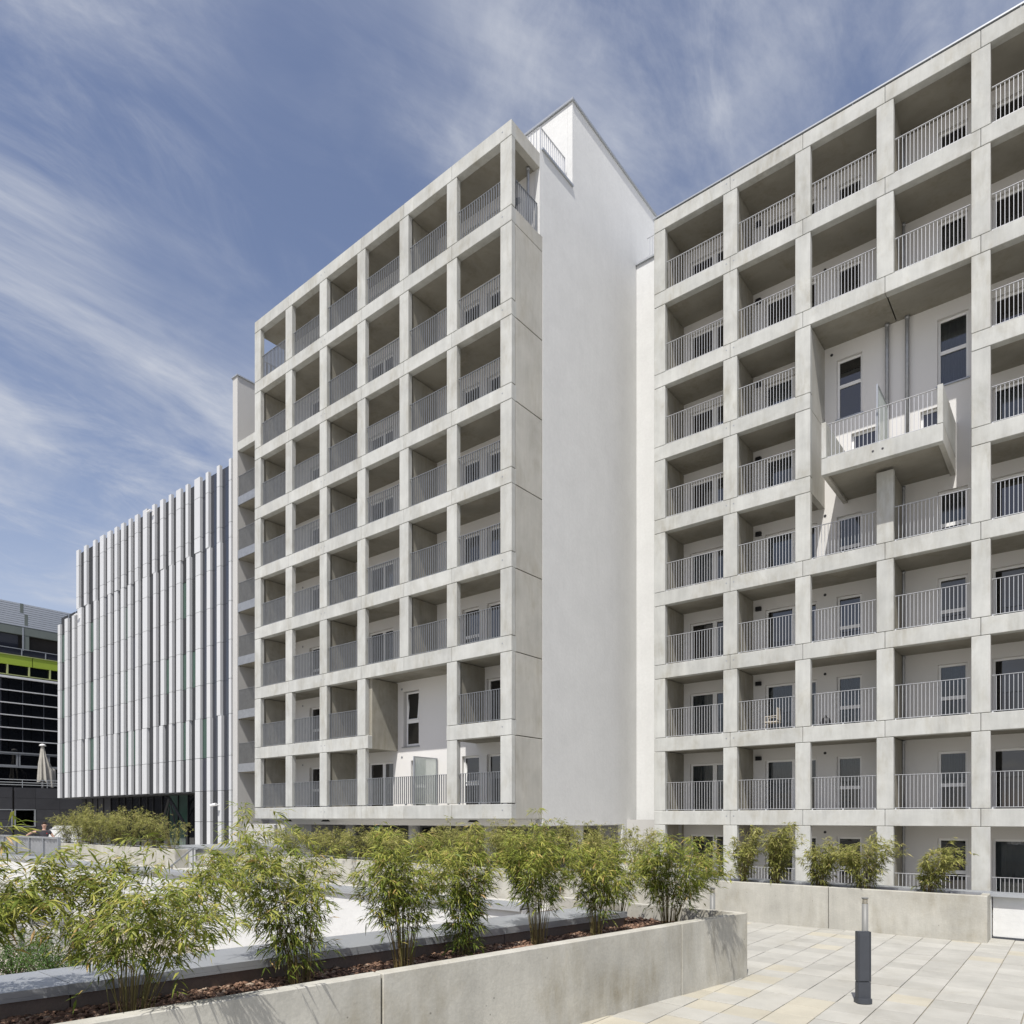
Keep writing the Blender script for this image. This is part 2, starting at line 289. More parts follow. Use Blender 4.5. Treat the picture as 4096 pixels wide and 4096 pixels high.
def window(par, x0, x1, z0, z1, y, rng, panes=1, transom=None, curtain=None, frame='frame_white', tilt=False, fw=0.075):
    """frame (part) with panes, curtains as sub-parts; y = wall face, frame sits back in the reveal"""
    ya, yb = y+0.13, y+0.20
    m = MB(); m.box(x0, x0+fw, ya, yb, z0, z1).box(x1-fw, x1, ya, yb, z0, z1).box(x0+fw, x1-fw, ya, yb, z1-fw, z1).box(x0+fw, x1-fw, ya, yb, z0, z0+fw)
    cells = []
    if panes == 2:
        xm = x0+(x1-x0)*0.56; m.box(xm-0.09, xm+0.09, ya-0.003, yb, z0+fw, z1-fw); cells = [(x0+fw, xm-0.09, z0+fw, z1-fw), (xm+0.09, x1-fw, z0+fw, z1-fw)]
    elif transom: m.box(x0+fw, x1-fw, ya-0.003, yb, transom-0.06, transom+0.06); cells = [(x0+fw, x1-fw, z0+fw, transom-0.06), (x0+fw, x1-fw, transom+0.06, z1-fw)]
    else: cells = [(x0+fw, x1-fw, z0+fw, z1-fw)]
    w = m.make('window', frame, par)
    for i, (a, c, e, g) in enumerate(cells):
        cur = curtain and (curtain == 'both' or i == 0)
        p = box('pane', a, c, ya+0.03, ya+0.045, e, g, 'pane_clear' if cur else 'pane_dark', w)
        if cur:
            n = 26; vv = []; ff = []
            for k in range(n+1):
                xx = a+(c-a)*k/n; yy = yb+0.06+0.03*math.sin(k*1.9+i)
                vv += [(xx, yy, e), (xx, yy, g)]
            for k in range(n): ff.append((2*k, 2*k+2, 2*k+3, 2*k+1))
            meshobj('curtain', vv, ff, 'curtain', w)
            MB().box(a-0.02, c+0.02, yb+0.14, yb+0.15, e-0.02, g+0.02).make('room', 'room_dark', w)
    if tilt:
        a, c, e, g = cells[-1]
        q = MB(); d = 0.16
        for (ax, az, cx, cz) in ((a+0.02, e, a+0.02, g), (c-0.02, e, c-0.02, g), (a, e+0.02, c, e+0.02), (a, g-0.02, c, g-0.02)):
            f0 = (az-e)/(g-e); f1 = (cz-e)/(g-e); q.bar((ax, ya-0.03-d*f0*-1*0, az), (cx, ya-0.03-0*d, cz), 0.001)
        q = MB()
        def P(x, z): return (x, ya-0.02+0.10*((z-e)/(g-e)), z)
        for (p0, p1) in ((P(a+.03, e), P(a+.03, g)), (P(c-.03, e), P(c-.03, g)), (P(a, e+.03), P(c, e+.03)), (P(a, g-.03), P(c, g-.03))): q.bar(p0, p1, 0.035, n=4)
        q.make('sash', frame, w)
    return w
BAL = {}
def railing(par, x0, x1, y, zb, zt, mat, bw, bd, gap, single=False, axis='x', kick=None):
    m = MB(); t = 0.012
    if axis == 'x':
        m.box(x0, x1, y-0.025, y+0.025, zt-0.012, zt).box(x0, x1, y-0.02, y+0.02, zb+0.045, zb+0.06)
        for xx in (x0+0.02, (x0+x1)/2, x1-0.02): m.box(xx-0.02, xx+0.02, y-0.02, y+0.06, zb-0.005, zb+0.047)
    else:
        m.box(y-0.025, y+0.025, x0, x1, zt-0.012, zt).box(y-0.02, y+0.02, x0, x1, zb+0.045, zb+0.06)
        for xx in (x0+0.02, x1-0.02): m.box(y-0.018, y+0.018, xx-0.018, xx+0.018, zb-0.005, zt-0.012)
    if kick: m.box(x0, x1, y-0.03, y-0.022, zb+0.03, zb+kick) if axis == 'x' else None
    n = max(2, int(round((x1-x0)/gap)))
    if single:
        r = m.make('railing', mat, par); h = zt-0.012-(zb+0.06)
        for i in range(1, n):
            xx = x0+(x1-x0)*i/n
            box('baluster', xx-bw/2, xx+bw/2, y-bd/2, y+bd/2, zb+0.06, zt-0.012, mat, r)
        return r
    r = m.make('railing', mat, par); q = MB()
    for i in range(1, n):
        xx = x0+(x1-x0)*i/n
        if axis == 'x': q.box(xx-bw/2, xx+bw/2, y-bd/2, y+bd/2, zb+0.06, zt-0.012)
        else: q.box(y-bd/2, y+bd/2, xx-bw/2, xx+bw/2, zb+0.06, zt-0.012)
    q.make('balusters', mat, r, kind='stuff'); return r
rng = random.Random(7)
# ================================================================ SETTING
def struct(o): o['kind'] = 'structure'; return o
GZ = -2.0
struct(meshobj('ground', [(-900, -300, -2.95), (600, -300, -2.95), (600, 900, -2.95), (-900, 900, -2.95)], [(0, 1, 2, 3)], 'earth'))
# raised terrace: paved deck on this side of the ramp pit and the strip that runs behind it
t = MB(); z0, z1 = -2.94, GZ-0.035
t.box(-5.3, 14, -12, 7.9, z0, z1).box(-5.3, 14, 7.9, 14.9, z0, z1).box(-36.5, -5.3, 8.05, 14.9, z0, z1).box(-110, -36.5, -12, 14.9, z0, z1).box(-110, -15.7, 14.9, 60, z0, z1).box(-15.7, -12, 24, 60, z0, z1)
struct(t.make('terrace', 'terrace_far'))
far = MB(); far.box(-36.5, -7, 8.25, 14.9, GZ-0.034, GZ).box(-110, -36.5, -12, 14.9, GZ-0.034, GZ).box(-110, -15.7, 14.9, 60, GZ-0.034, GZ)
struct(far.make('paved_yard', 'terrace_far'))
struct(box('pit_floor', -36.5, -5.3, -12, 8.05, -2.94, -2.88, 'gravel_bed'))
# paving: real slabs 0.4 x 0.6 with sandy joints
TX, TY, ox, oy = 0.406, 0.404, -0.895, 10.66
pav = struct(MB().prism([(-2.0, -3), (12, -3), (12, 14.2), (-7.0, 14.2), (-7.0, 8.9), (-3.2, 8.9)], GZ-0.034, GZ-0.013).make('pavement', 'joint_sand')); near = []; rest = MB()
def wall_x(y): return -3.319-(8.849-y)*0.1655          # planter's outer face
for i in range(-12, 26):
    for j in range(-32, 10):
        x0 = ox+i*TX+0.0045; x1 = x0+TX-0.009; y0 = oy+j*TY+0.0035; y1 = y0+TY-0.007
        if y0 > 13.6 and (x1 < -1.21 or y0 > 14.23): continue
        y1 = min(y1, 14.23)
        if y1 < 8.85 and x1 < wall_x((y0+y1)/2)-0.1: continue
        if x0 < -6.9: continue
        vis = (-x0*math.sin(TH)+y0*math.cos(TH)) > 5.6 and x0 < -0.02*y0+0.5 and y0 > 4.2
        (near.append((x0, x1, y0, y1)) if vis else rest.box(x0, x1, y0, y1, GZ-0.03, GZ))
near.sort(key=lambda q: q[0]**2+q[2]**2)
for n, (x0, x1, y0, y1) in enumerate(near):
    if n < 300:
        dz = rng.uniform(-0.003, 0.003); box('paving_slab', x0, x1, y0, y1, GZ-0.035+dz, GZ+dz, 'paver_warm' if rng.random() < (0.55 if (x0 < -2.0 and y0 < 8.0) else 0.04) else 'paver', pav, ch=0.003)
    else: rest.box(x0, x1, y0, y1, GZ-0.03, GZ)
rest.make('paving_slabs', 'paver', pav, kind='stuff')

# ================================================================ LEFT WING
BH = 0.535
bL = {1: 23.6, 2: 20.65, 3: 17.41, 4: 14.505, 5: 11.6, 6: 8.695, 7: 5.79, 8: 2.885, 9: -0.02}
LW = empty('apartment_block', (-23.4, 22, GZ), 'concrete grid apartment block with white windowless end wall, its loggias behind dark grey railings', 'apartment block')
PL = [-31.485+2.596*i for i in range(7)]; PW = 0.51; YF = 19.06; YB = 20.7
for r in range(1, 9):
    for i, x in enumerate(PL):
        if i == 4 and r >= 7: continue
        box('post', x, x+PW, YF, YF+0.21, bL[r+1]+BH+0.016, bL[r]-0.014, 'precast', LW, ch=0.012)
for k in range(1, 10):
    ed = [PL[0]]+[x+PW/2 for x in PL[1:6]]+[-15.4]
    for a, c in zip(ed, ed[1:]):
        if k == 8:
            if a > -24 and c < -18.2: continue
            if a < -24 and c > -24: c = -23.2+0.19
            if a > -19: a = -18.527
        h = BH if k < 9 else 0.515
        box('beam', a+0.006, c-0.006, YF-0.004, YF+0.28, bL[k], bL[k]+h, 'precast', LW, ch=0.012)
    for a, c in ((-31.46, -26.05), (-26.03, -20.87), (-20.85, -15.62)):
        if k == 8:
            if a > -27 and c < -20: c = -23.21
            if a > -21: a = -18.5
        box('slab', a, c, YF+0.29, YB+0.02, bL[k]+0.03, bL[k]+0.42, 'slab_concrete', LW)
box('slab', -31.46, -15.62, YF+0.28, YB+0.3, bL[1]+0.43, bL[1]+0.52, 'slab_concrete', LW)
# anchor plugs, side panels
for k in range(1, 10):
    for xx in (PL[2]+PW/2-0.13, PL[2]+PW/2+0.13, PL[6]+0.1):
        if k == 8 and False: continue
        MB().bar((xx, YF-0.007, bL[k]+0.3), (xx, YF+0.01, bL[k]+0.3), 0.028, n=8).make('anchor_plug', 'rail_grey', LW)
for k in (1, 2): box('beam', -15.66, -15.405, 19.30, 20.86, bL[k], bL[k]+BH, 'precast_side', LW, ch=0.012)
for r in range(2, 9): box('side_panel', -15.62, -15.408, 19.295, 20.86, bL[r+1]+(0.02 if r < 8 else 0), bL[r]-0.014, 'precast_side', LW, ch=0.01)
for i in (0, 2, 4, 5, 3):
    for r in range(1, 9):
        if i == 0 and r == 1: continue
        if i == 4 and r >= 7: continue
        if i in (3, 5) and r != 7: continue
        x = PL[i]+0.27
        z0 = bL[r+1]+0.43; z1 = bL[r]
        if i == 3: x = -23.2; z0 = bL[8]+0.004
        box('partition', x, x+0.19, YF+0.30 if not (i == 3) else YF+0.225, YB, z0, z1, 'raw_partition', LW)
nb = 0
for r in range(1, 9):
    for b_ in range(6):
        if r == 7 and b_ in (3, 4): continue
        if r == 8 and b_ == 4: continue
        x0 = PL[b_]+PW+0.01; x1 = (PL[b_+1] if not (r == 8 and b_ == 3) else PL[5])-0.01
        single = (b_ == 5) or (r == 8 and b_ == 3) or (b_ == 4 and r >= 2)
        railing(LW, x0, x1, YF+0.09, bL[r+1]+BH, bL[r+1]+BH+1.13, 'rail_grey', 0.012, 0.05, 0.115, single=single)
railing(LW, 19.32, 20.65, -15.50, bL[2]+BH, bL[2]+BH+1.13, 'rail_grey', 0.012, 0.05, 0.115, axis='y')
railing(LW, 19.32, 20.65, -31.2, bL[2]+BH, bL[2]+BH+1.13, 'rail_grey', 0.012, 0.05, 0.115, axis='y')
# loggia back wall with its openings
holes = []; wins = []
for r in range(1, 9):
    zf, zh = bL[r+1]+0.42, bL[r]-0.43
    for (a, c, kind) in ((-29.35, -28.5, 'w'), (-24.98, -23.3, 'd'), (-19.25, -18.35, 'w'), (-17.95, -16.5, 'd')):
        if r == 7 and kind == 'd' and a < -24: continue
        holes.append((a, c, zf+0.02, zh)); wins.append((a, c, zf+0.02, zh, kind, r))
holes += [(-22.66, -21.72, 3.04, 5.40), (-22.2, -21.3, 0.42, 2.44)]
holed_wall('back_wall', -31.5, -15.6, -0.3, 24.16, YB, 0.35, holes, 'render_loggia', LW)
for (a, c, zf, zh, kind, r) in wins:
    window(LW, a, c, zf, zh, YB, rng, panes=2 if kind == 'd' else 1, transom=(zh-1.1 if kind == 'w' else None), curtain=('both' if rng.random() < 0.25 else None), tilt=(r == 8 and -19.5 < a < -19))
window(LW, -22.60, -21.78, 3.08, 5.36, YB, rng, transom=4.1, curtain=None, tilt=True)
window(LW, -22.15, -21.35, 0.44, 2.42, YB, rng, transom=1.35, curtain='both')
box('window_sill', -22.72, -21.66, YB-0.05, YB+0.12, 3.0, 3.04, 'frame_alu', LW)
for r in range(1, 9):
    for xx in (-19.75, -29.9, -22.75):
        if xx == -22.75 and r not in (7, 8): continue
        MB().bar((xx, YB-0.012, bL[r]-0.28), (xx, YB+0.02, bL[r]-0.28), 0.05, n=10).make('vent', 'rail_grey', LW)
# glass divider on the double bay terrace
dv = MB(); dv.box(-20.63, -20.57, 19.36, 19.41, 0.5, 2.45).box(-20.625, -20.575, 19.41, 20.66, 2.41, 2.45).box(-20.625, -20.575, 20.61, 20.66, 0.5, 2.41)
dvo = dv.make('divider_frame', 'frame_alu', LW); box('frosted_pane', -20.607, -20.593, 19.41, 20.61, 0.55, 2.41, 'frosted', dvo)
# downpipe and lamp in the open corner
def pipe(par, x, y, z0, z1, r=0.055, mat='galvanised'):
    p = lathe('downpipe', [(r, z0), (r, z1-0.12), (r, z1-0.1), (r+0.012, z1-0.1), (r+0.012, z1)], x, y, mat, par, n=12)
    return p
pipe(LW, -15.75, 20.45, bL[2]+BH, bL[1]+0.03)
def wall_lamp(par, x, y, z): MB().prism([(x-0.11, y), (x-0.11, y-0.09), (x-0.08, y-0.13), (x+0.08, y-0.13), (x+0.11, y-0.09), (x+0.11, y)], z-0.09, z+0.06).make('wall_lamp', 'black_metal', par)
wall_lamp(LW, -16.4, YB, 22.9)
# main volumes
core = MB(); core.box(-31.3, -15.63, 21.3, 40, -0.3, 24.1).box(-31.0, -15.63, 23.0, 40, 24.1, 27.6); core.make('core', 'render_white', LW)
def yzprism(name, pts, x0, x1, mat, par):
    n = len(pts); v = [(x0, y, z) for y, z in pts]+[(x1, y, z) for y, z in pts]
    f = [tuple(reversed(range(n))), tuple(range(n, 2*n))]+[(i, (i+1) % n, n+(i+1) % n, n+i) for i in range(n)]
    return meshobj(name, v, f, mat, par)
box('corner_wall', -15.62, -15.402, 20.69, 20.866, bL[2]+BH+0.002, 24.32, 'render_white', LW)
ew = yzprism('end_wall', [(20.868, -0.27), (26.6, -0.27), (26.6, -2.9), (40, -2.9), (40, 27.67), (22.8, 27.67), (22.8, 24.33), (20.868, 24.33)], -15.62, -15.40, 'render_white', LW)
box('roof_wall', -31.0, -15.625, 22.8, 23.0, 24.1, 27.66, 'render_white', LW)
box('parapet', -31.4, -15.625, 20.87, 21.05, 24.17, 24.33, 'render_white', LW)
cp = MB(); cp.box(-15.75, -15.335, 20.81, 22.80, 24.333, 24.40).box(-31.4, -15.75, 20.81, 21.08, 24.333, 24.40); cp.make('coping', 'sheet_metal', LW)
cp = MB(); cp.box(-15.75, -15.33, 22.73, 40, 27.674, 27.75).box(-31.05, -15.75, 22.73, 23.1, 27.674, 27.75); cp.make('coping', 'sheet_metal', LW)
railing(LW, 21.0, 22.6, -15.62, 24.40, 25.45, 'rail_light', 0.014, 0.03, 0.13, axis='y')
railing(LW, -31, -15.65, 21.0, 24.40, 25.45, 'rail_light', 0.014, 0.03, 0.13)
box('vent_box', -17.2, -16.9, 22.72, 22.8, 25.2, 25.6, 'frame_white', LW)
# recessed west loggias with their own wall fin
cp = MB(); cp.box(-36.42, -35.83, 20.64, 27, 24.074, 24.14); 
box('side_wall', -36.37, -35.89, YB, 27, GZ, 24.07, 'render_grey', LW); cp.make('coping', 'sheet_metal', LW)
box('back_wall', -35.89, -31.3, 22.6, 22.9, GZ, 20.3, 'render_grey', LW); box('side_wall', -31.5, -31.3, YB+0.01, 22.6, -0.3, 24.1, 'render_loggia', LW)
box('beam', -35.885, -31.51, YB, YB+0.25, 19.98, 20.44, 'precast', LW, ch=0.012); box('slab', -35.885, -31.51, YB+0.26, 22.6, 20.0, 20.3, 'slab_concrete', LW)
for j in range(6):
    zk = 16.99-2.9*j
    box('slab', -35.885, -31.51, YB+0.06, 22.6, zk, zk+0.2, 'slab_concrete', LW)
    railing(LW, -35.85, -31.55, YB+0.03, zk-0.02, zk+1.58, 'galvanised', 0.012, 0.05, 0.115, kick=0.48)
# passage under the block
box('ceiling', -31.4, -15.63, 19.36, 27, -0.06, 0.0, 'render_white', LW)
box('fascia', -29.8, -15.63, 20.95, 21.15, -0.27, -0.061, 'render_white', LW)
box('passage_wall', -36.3, -29.9, 21.2, 21.5, GZ, -0.3, 'render_grey', LW)
box('passage_wall', -31, -13, 27, 27.3, -2.9, -0.06, 'render_grey', LW); box('passage_wall', -30.2, -29.9, 21.5, 27, GZ, -0.061, 'render_grey', LW)
for x, y in ((-28.6, 22.6), (-24.0, 22.6), (-19.4, 22.6), (-16.2, 24.3)): lathe('column', [(0.27, GZ), (0.27, -0.062)], x, y, 'render_loggia', LW, n=24)
for x, w_ in ((-27.2, 1.5), (-22.3, 2.2), (-17.8, 1.9)): box('passage_door', x-w_/2, x+w_/2, 26.9, 26.98, GZ, -0.5, 'door_dark', LW)
for x, y in ((-30.4, 20.2), (-27.4, 20.2), (-25.4, 22.3), (-20.1, 22.0), (-18.2, 20.2)):
    z = -0.065
    MB().poly([(x-0.22, y-0.1, z-0.09), (x+0.22, y-0.1, z-0.09), (x+0.22, y+0.1, z-0.09), (x-0.22, y+0.1, z-0.09), (x-0.13, y-0.06, z), (x+0.13, y-0.06, z), (x+0.13, y+0.06, z), (x-0.13, y+0.06, z)], BX).make('ceiling_lamp', 'black_metal', LW)
lm = MB(); lm.bar((-31.35, 21.1, -0.72), (-31.35, 21.2, -0.72), 0.15, n=20); lo = lm.make('round_lamp', 'rail_grey', LW); MB().bar((-31.35, 21.08, -0.72), (-31.35, 21.1, -0.72), 0.11, n=20).make('lamp_glass', 'frame_white', lo)
pipe(LW, -32.9, 21.1, GZ, -0.3)
ex = box('exit_sign', -25.25, -24.93, 21.3, 21.34, -0.56, -0.37, 'exit_green', LW)
pg = MB(); y = 21.296       # white pictogram: arrow, running figure, door
pg.poly([(-25.22, y, -0.465), (-25.17, y, -0.425), (-25.17, y, -0.505)], [(0, 1, 2)]).poly([(-25.17, y, -0.48), (-25.125, y, -0.48), (-25.125, y, -0.45), (-25.17, y, -0.45)], [(0, 1, 2, 3)])
pg.poly([(-25.0, y, -0.54), (-24.95, y, -0.54), (-24.95, y, -0.39), (-25.0, y, -0.39)], [(0, 1, 2, 3)]).poly([(-25.07, y, -0.42), (-25.045, y, -0.42), (-25.045, y, -0.395), (-25.07, y, -0.395)], [(0, 1, 2, 3)])
pg.poly([(-25.08, y, -0.48), (-25.04, y, -0.48), (-25.045, y, -0.425), (-25.07, y, -0.425)], [(0, 1, 2, 3)]).poly([(-25.1, y, -0.54), (-25.08, y, -0.54), (-25.055, y, -0.48), (-25.075, y, -0.48)], [(0, 1, 2, 3)]).poly([(-25.03, y, -0.54), (-25.01, y, -0.54), (-25.045, y, -0.48), (-25.065, y, -0.48)], [(0, 1, 2, 3)])
pg.make('pictogram', 'pictogram_white', ex)

# ================================================================ RIGHT WING
bR = {1: 23.37, 2: 20.38, 3: 17.15, 4: 14.25, 5: 11.35, 6: 8.45, 7: 5.55, 8: 2.65, 9: -0.25, 10: -2.9-BH}
RW = empty('apartment_block', (-4, 27, -2.9), 'concrete grid apartment block with pale thin railings and one balcony jutting from a tall recess', 'apartment block')
PR = [-13.434, -10.566, -7.941, -5.342, -2.713, -0.113, 2.487, 5.087]; YG = 25.7; YC = 27.5
PWR = [0.482, 0.53, 0.51, 0.5, 0.49, 0.5, 0.5, 0.5]
for r in range(1, 10):
    for i, x in enumerate(PR):
        if i == 3 and r in (3, 4): continue
        zt = bR[r]-0.014
        if i == 3 and r == 5: zt = 11.34
        box('post', x, x+PWR[i], YG, YG+0.22, bR[r+1]+BH+0.016, zt, 'precast', RW, ch=0.012)
for k in range(1, 10):
    ed = [PR[0]]+[x+PWR[i]/2 for i, x in enumerate(PR) if 0 < i < 7]+[5.587]
    for a, c in zip(ed, ed[1:]):
        if k in (4, 5):
            if a > -8 and c < -2.4: continue
            if a < -8 and c > -8: c = -7.431
            if a < -2 and a > -3: a = -2.713
        box('beam', a+0.006, c-0.006, YG-0.004, YG+0.28, bR[k], bR[k]+BH, 'precast', RW, ch=0.012)
    for a, c in ((-13.4, -10.2), (-10.18, -5.10), (-5.06, 0.12), (0.14, 5.5)):
        if k in (4, 5):
            if a < -9 and c > -6: c = -7.64
            if a < -5 and c > 0: a = -2.7
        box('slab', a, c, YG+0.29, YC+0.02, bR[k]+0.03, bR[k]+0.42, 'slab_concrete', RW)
    for xx in (PR[1]+PWR[1]/2-0.14, PR[1]+PWR[1]/2+0.14):
        MB().bar((xx, YG-0.007, bR[k]+0.33), (xx, YG+0.01, bR[k]+0.33), 0.028, n=8).make('anchor_plug', 'rail_grey', RW)
box('floor_slab', -13.4, 5.5, YG-0.3, YC+0.02, -2.94, -2.9, 'slab_concrete', RW)
for i in (0, 1, 3, 5, 2):
    for r in range(1, 10):
        if i == 2 and r not in (3, 4): continue
        if i == 3 and r in (3, 4): continue
        x = PR[i]+PWR[i]-0.24; z0 = bR[r+1]+0.43; z1 = bR[r]
        if i == 2: x = -7.63; z0 = bR[r+1]+0.012; 
        if r == 9: z0 = -2.899
        y0 = YG+0.31 if i != 2 else YG+0.225
        box('partition', x, x+0.19, y0, YC, z0, z1-(0.012 if i == 2 else 0), 'raw_partition' if i != 2 else 'precast_side', RW)
for r in range(1, 10):
    for b_ in range(7):
        if r in (3, 4) and b_ in (2, 3): continue
        x0 = PR[b_]+PWR[b_]+0.03; x1 = PR[b_+1]-0.03; zb = bR[r+1]+BH
        railing(RW, x0, x1, YG+0.08, zb, zb+1.13, 'rail_light', 0.013, 0.016, 0.108, single=b_ in (2, 3))
holes = []; wins = []
for r in range(1, 10):
    zf = (bR[r+1]+0.42) if r < 9 else -2.88
    zh = bR[r]-0.42
    L_ = [(-12.73, -10.9, 'd'), (-9.62, -7.72, 'd'), (-7.03, -6.2, 'w'), (-3.85, -3.0, 'w'), (-2.33, -0.3, 'd'), (0.6, 1.5, 'w'), (3.2, 4.6, 'd')]
    for a, c, kind in L_:
        if r in (3, 4) and kind == 'w' and a < -3: continue
        holes.append((a, c, zf+0.02, zh)); wins.append((a, c, zf+0.02, zh, kind, r))
vw = [(-7.03, -6.18, 14.46, 16.62, 15.68), (-3.86, -2.98, 14.46, 16.70, 15.6), (-6.55, -5.62, 11.8, 13.8, None), (-4.36, -3.5, 11.8, 13.8, None)]
holes += [(a, c, e, g) for a, c, e, g, _ in vw]
holed_wall('back_wall', -13.3, 5.5, -2.93, 24.0, YC, 0.35, holes, 'render_loggia', RW)
cr = random.Random(11)
for (a, c, zf, zh, kind, r) in wins:
    cu = 'both' if cr.random() < 0.25 else None
    if kind == 'w' and r in (5, 7, 8) and a < -3: cu = 'both'
    if kind == 'd' and (r in (8,) and a < -9): cu = 'both'
    if kind == 'd' and a < -9 and r == 7: cu = 'both'
    window(RW, a, c, zf, zh, YC, rng, panes=2 if kind == 'd' and a < -3 else 1, transom=(zh-1.12 if kind == 'w' else None), curtain=cu)
for i, (a, c, e, g, tr) in enumerate(vw): window(RW, a, c, e, g, YC, rng, transom=tr, curtain='both' if i == 1 else None)
for a, c, e, g, tr in vw[:2]: box('window_sill', a-0.04, c+0.04, YC-0.05, YC+0.12, e-0.045, e, 'frame_alu', RW)
for r in range(1, 10):
    if r not in (3, 4): pipe(RW, -4.86, YC-0.09, bR[r+1]+BH if r < 9 else -2.9, bR[r]+0.03)
    wall_lamp(RW, -9.87, YC, bR[r]-0.32)
    for xx in (-13.05, -7.43):
        if xx == -7.43 and r in (3, 4): xx = -7.2
        if r == 4 and xx == -7.2: continue
        MB().bar((xx, YC-0.012, bR[r]-0.26), (xx, YC+0.02, bR[r]-0.26), 0.05, n=10).make('vent', 'door_dark', RW)
for xx in (-5.36, -4.74): pipe(RW, xx, YC-0.1, 11.9, bR[3]+0.03, r=0.062)
# the jutting balcony
YJ, XA, XB, ZJ = 24.75, -6.81, -3.33, 11.35
box('balcony_beam', XA, XB, YJ, YJ+0.22, ZJ, ZJ+0.54, 'precast', RW, ch=0.012)
box('balcony_slab', XA+0.15, XB-0.15, YJ+0.23, YC, ZJ+0.1, ZJ+0.53, 'slab_concrete', RW)
for x in (XA, XB-0.15):
    box('balcony_beam', x, x+0.15, YJ+0.225, YC, ZJ+0.005, ZJ+0.535, 'precast_side', RW, ch=0.01); box('balcony_parapet', x, x+0.15, YJ, YC, ZJ+0.552, ZJ+1.73, 'precast', RW, ch=0.012)
railing(RW, XA+0.18, XB-0.18, YJ+0.1, ZJ+0.54, ZJ+1.68, 'rail_light', 0.014, 0.018, 0.118)
for xx in (-5.25, -4.97): MB().bar((xx, YJ-0.006, ZJ+0.3), (xx, YJ+0.01, ZJ+0.3), 0.035, n=10).make('drain_hole', 'door_dark', RW)
dv = MB(); dv.box(-5.19, -5.14, YJ+0.18, YJ+0.23, 11.9, 13.85).box(-5.185, -5.145, YJ+0.23, 26.5, 13.81, 13.85).box(-5.185, -5.145, 26.46, 26.5, 11.9, 13.81); dvo = dv.make('divider_frame', 'frame_alu', RW)
box('frosted_pane', -5.172, -5.158, YJ+0.23, 26.46, 11.92, 13.81, 'frosted', dvo)
# roof edge, core, lit return wall
cp = MB(); cp.box(-13.5, 5.6, YG+0.02, YG+0.2, bR[1]+BH+0.09, bR[1]+BH+0.14).box(-13.43, 5.6, YG+0.2, YG+0.4, bR[1]+BH, bR[1]+BH+0.13)
for i in range(9): cp.box(-13+i*2.3, -12.96+i*2.3, YG+0.05, YG+0.12, bR[1]+BH, bR[1]+BH+0.09)
cp.make('roof_edge', 'sheet_metal', RW)
box('core', -13.2, 5.5, 28.1, 40, -2.9, 23.95, 'render_white', RW); box('roof', -13.43, 5.6, YG+0.41, 40, bR[1]+0.44, bR[1]+BH, 'render_grey', RW)
box('return_wall', -15.39, -12.6, 27.8, 40.1, -2.9, 24.3, 'render_white', RW); MB().box(-15.39, -12.5, 27.72, 28.2, 24.304, 24.38).make('coping', 'sheet_metal', RW)
railing(RW, -14.95, -13.2, 27.95, 24.38, 25.4, 'rail_light', 0.014, 0.03, 0.13)
# ================================================================ WHITE FINNED OFFICE BUILDING
FB = empty('office_building', (-48, 24, GZ), 'office building wrapped in white vertical metal fins with green tinted windows between them', 'office building')
U = [(-57.97, -57.5), (-56.57, -56.09), (-54.96, -54.52), (-53.77, -53.14), (-52.54, -51.98), (-51.37, -50.95), (-50.35, -49.91), (-49.19, -48.85), (-48.27, -47.8), (-47.1, -46.52), (-45.82, -45.45), (-44.74, -44.32), (-43.6, -43.28), (-42.67, -42.1), (-41.5, -41.19), (-40.45, -39.8), (-39.15, -38.85), (-37.92, -37.62)]
Lf = [(-61.7, -61.21), (-60.27, -59.67), (-58.84, -58.35), (-57.8, -57.04), (-56.37, -55.85), (-54.86, -54.37), (-53.75, -53.15), (-52.48, -52.04), (-51.44, -50.96), (-50.34, -49.88), (-49.29, -48.85), (-48.19, -47.74), (-47.16, -46.5), (-45.72, -45.34), (-44.77, -44.3), (-43.54, -43.17), (-42.64, -42.12), (-41.42, -41.04), (-40.4, -39.84), (-39.06, -38.67), (-37.88, -37.5)]
fr = random.Random(5)
Z_up = [19.75, 18.56, 16.27, 15.42]; Z_mid = [15.42, 14.1, 11.95, 9.83, 7.68, 5.75]; Z_low = [5.75, 3.46, 1.55]; Z_gr = [1.55, -0.2, GZ]
def fin(x0, x1, zs, yf):
    for a, c in zip(zs, zs[1:]):
        MB().prism([(x0, 20.79), (x0, yf), (x1, yf), (x1+0.0, 20.79)], c+0.012, a-0.012).make('fin_panel', 'fin_front', FB)
for x0, x1 in U: fin(x0, x1, Z_up, 20.62)
fin(-36.64, -36.42, Z_up, 20.62); fin(-36.64, -36.42, Z_mid, 20.62); fin(-36.64, -36.42, Z_low+Z_gr[1:], 20.62)
for i, (x0, x1) in enumerate(Lf):
    s = fr.uniform(-0.05, 0.05); zm = list(Z_mid); 
    if i < 3: zm[0] = 15.1-(0.2 if i == 0 else 0)
    fin(x0+s, x1+s, zm, 20.62+fr.choice((0, 0.03)))
    s = fr.uniform(-0.08, 0.08); fin(x0+s, x1+s, Z_low+(Z_gr[1:] if i >= 18 else []), 20.62)
allg = [(Lf[i][1]+0.04, Lf[i+1][0]) for i in range(len(Lf)-1)]+[(Lf[-1][1]+0.04, -36.64)]
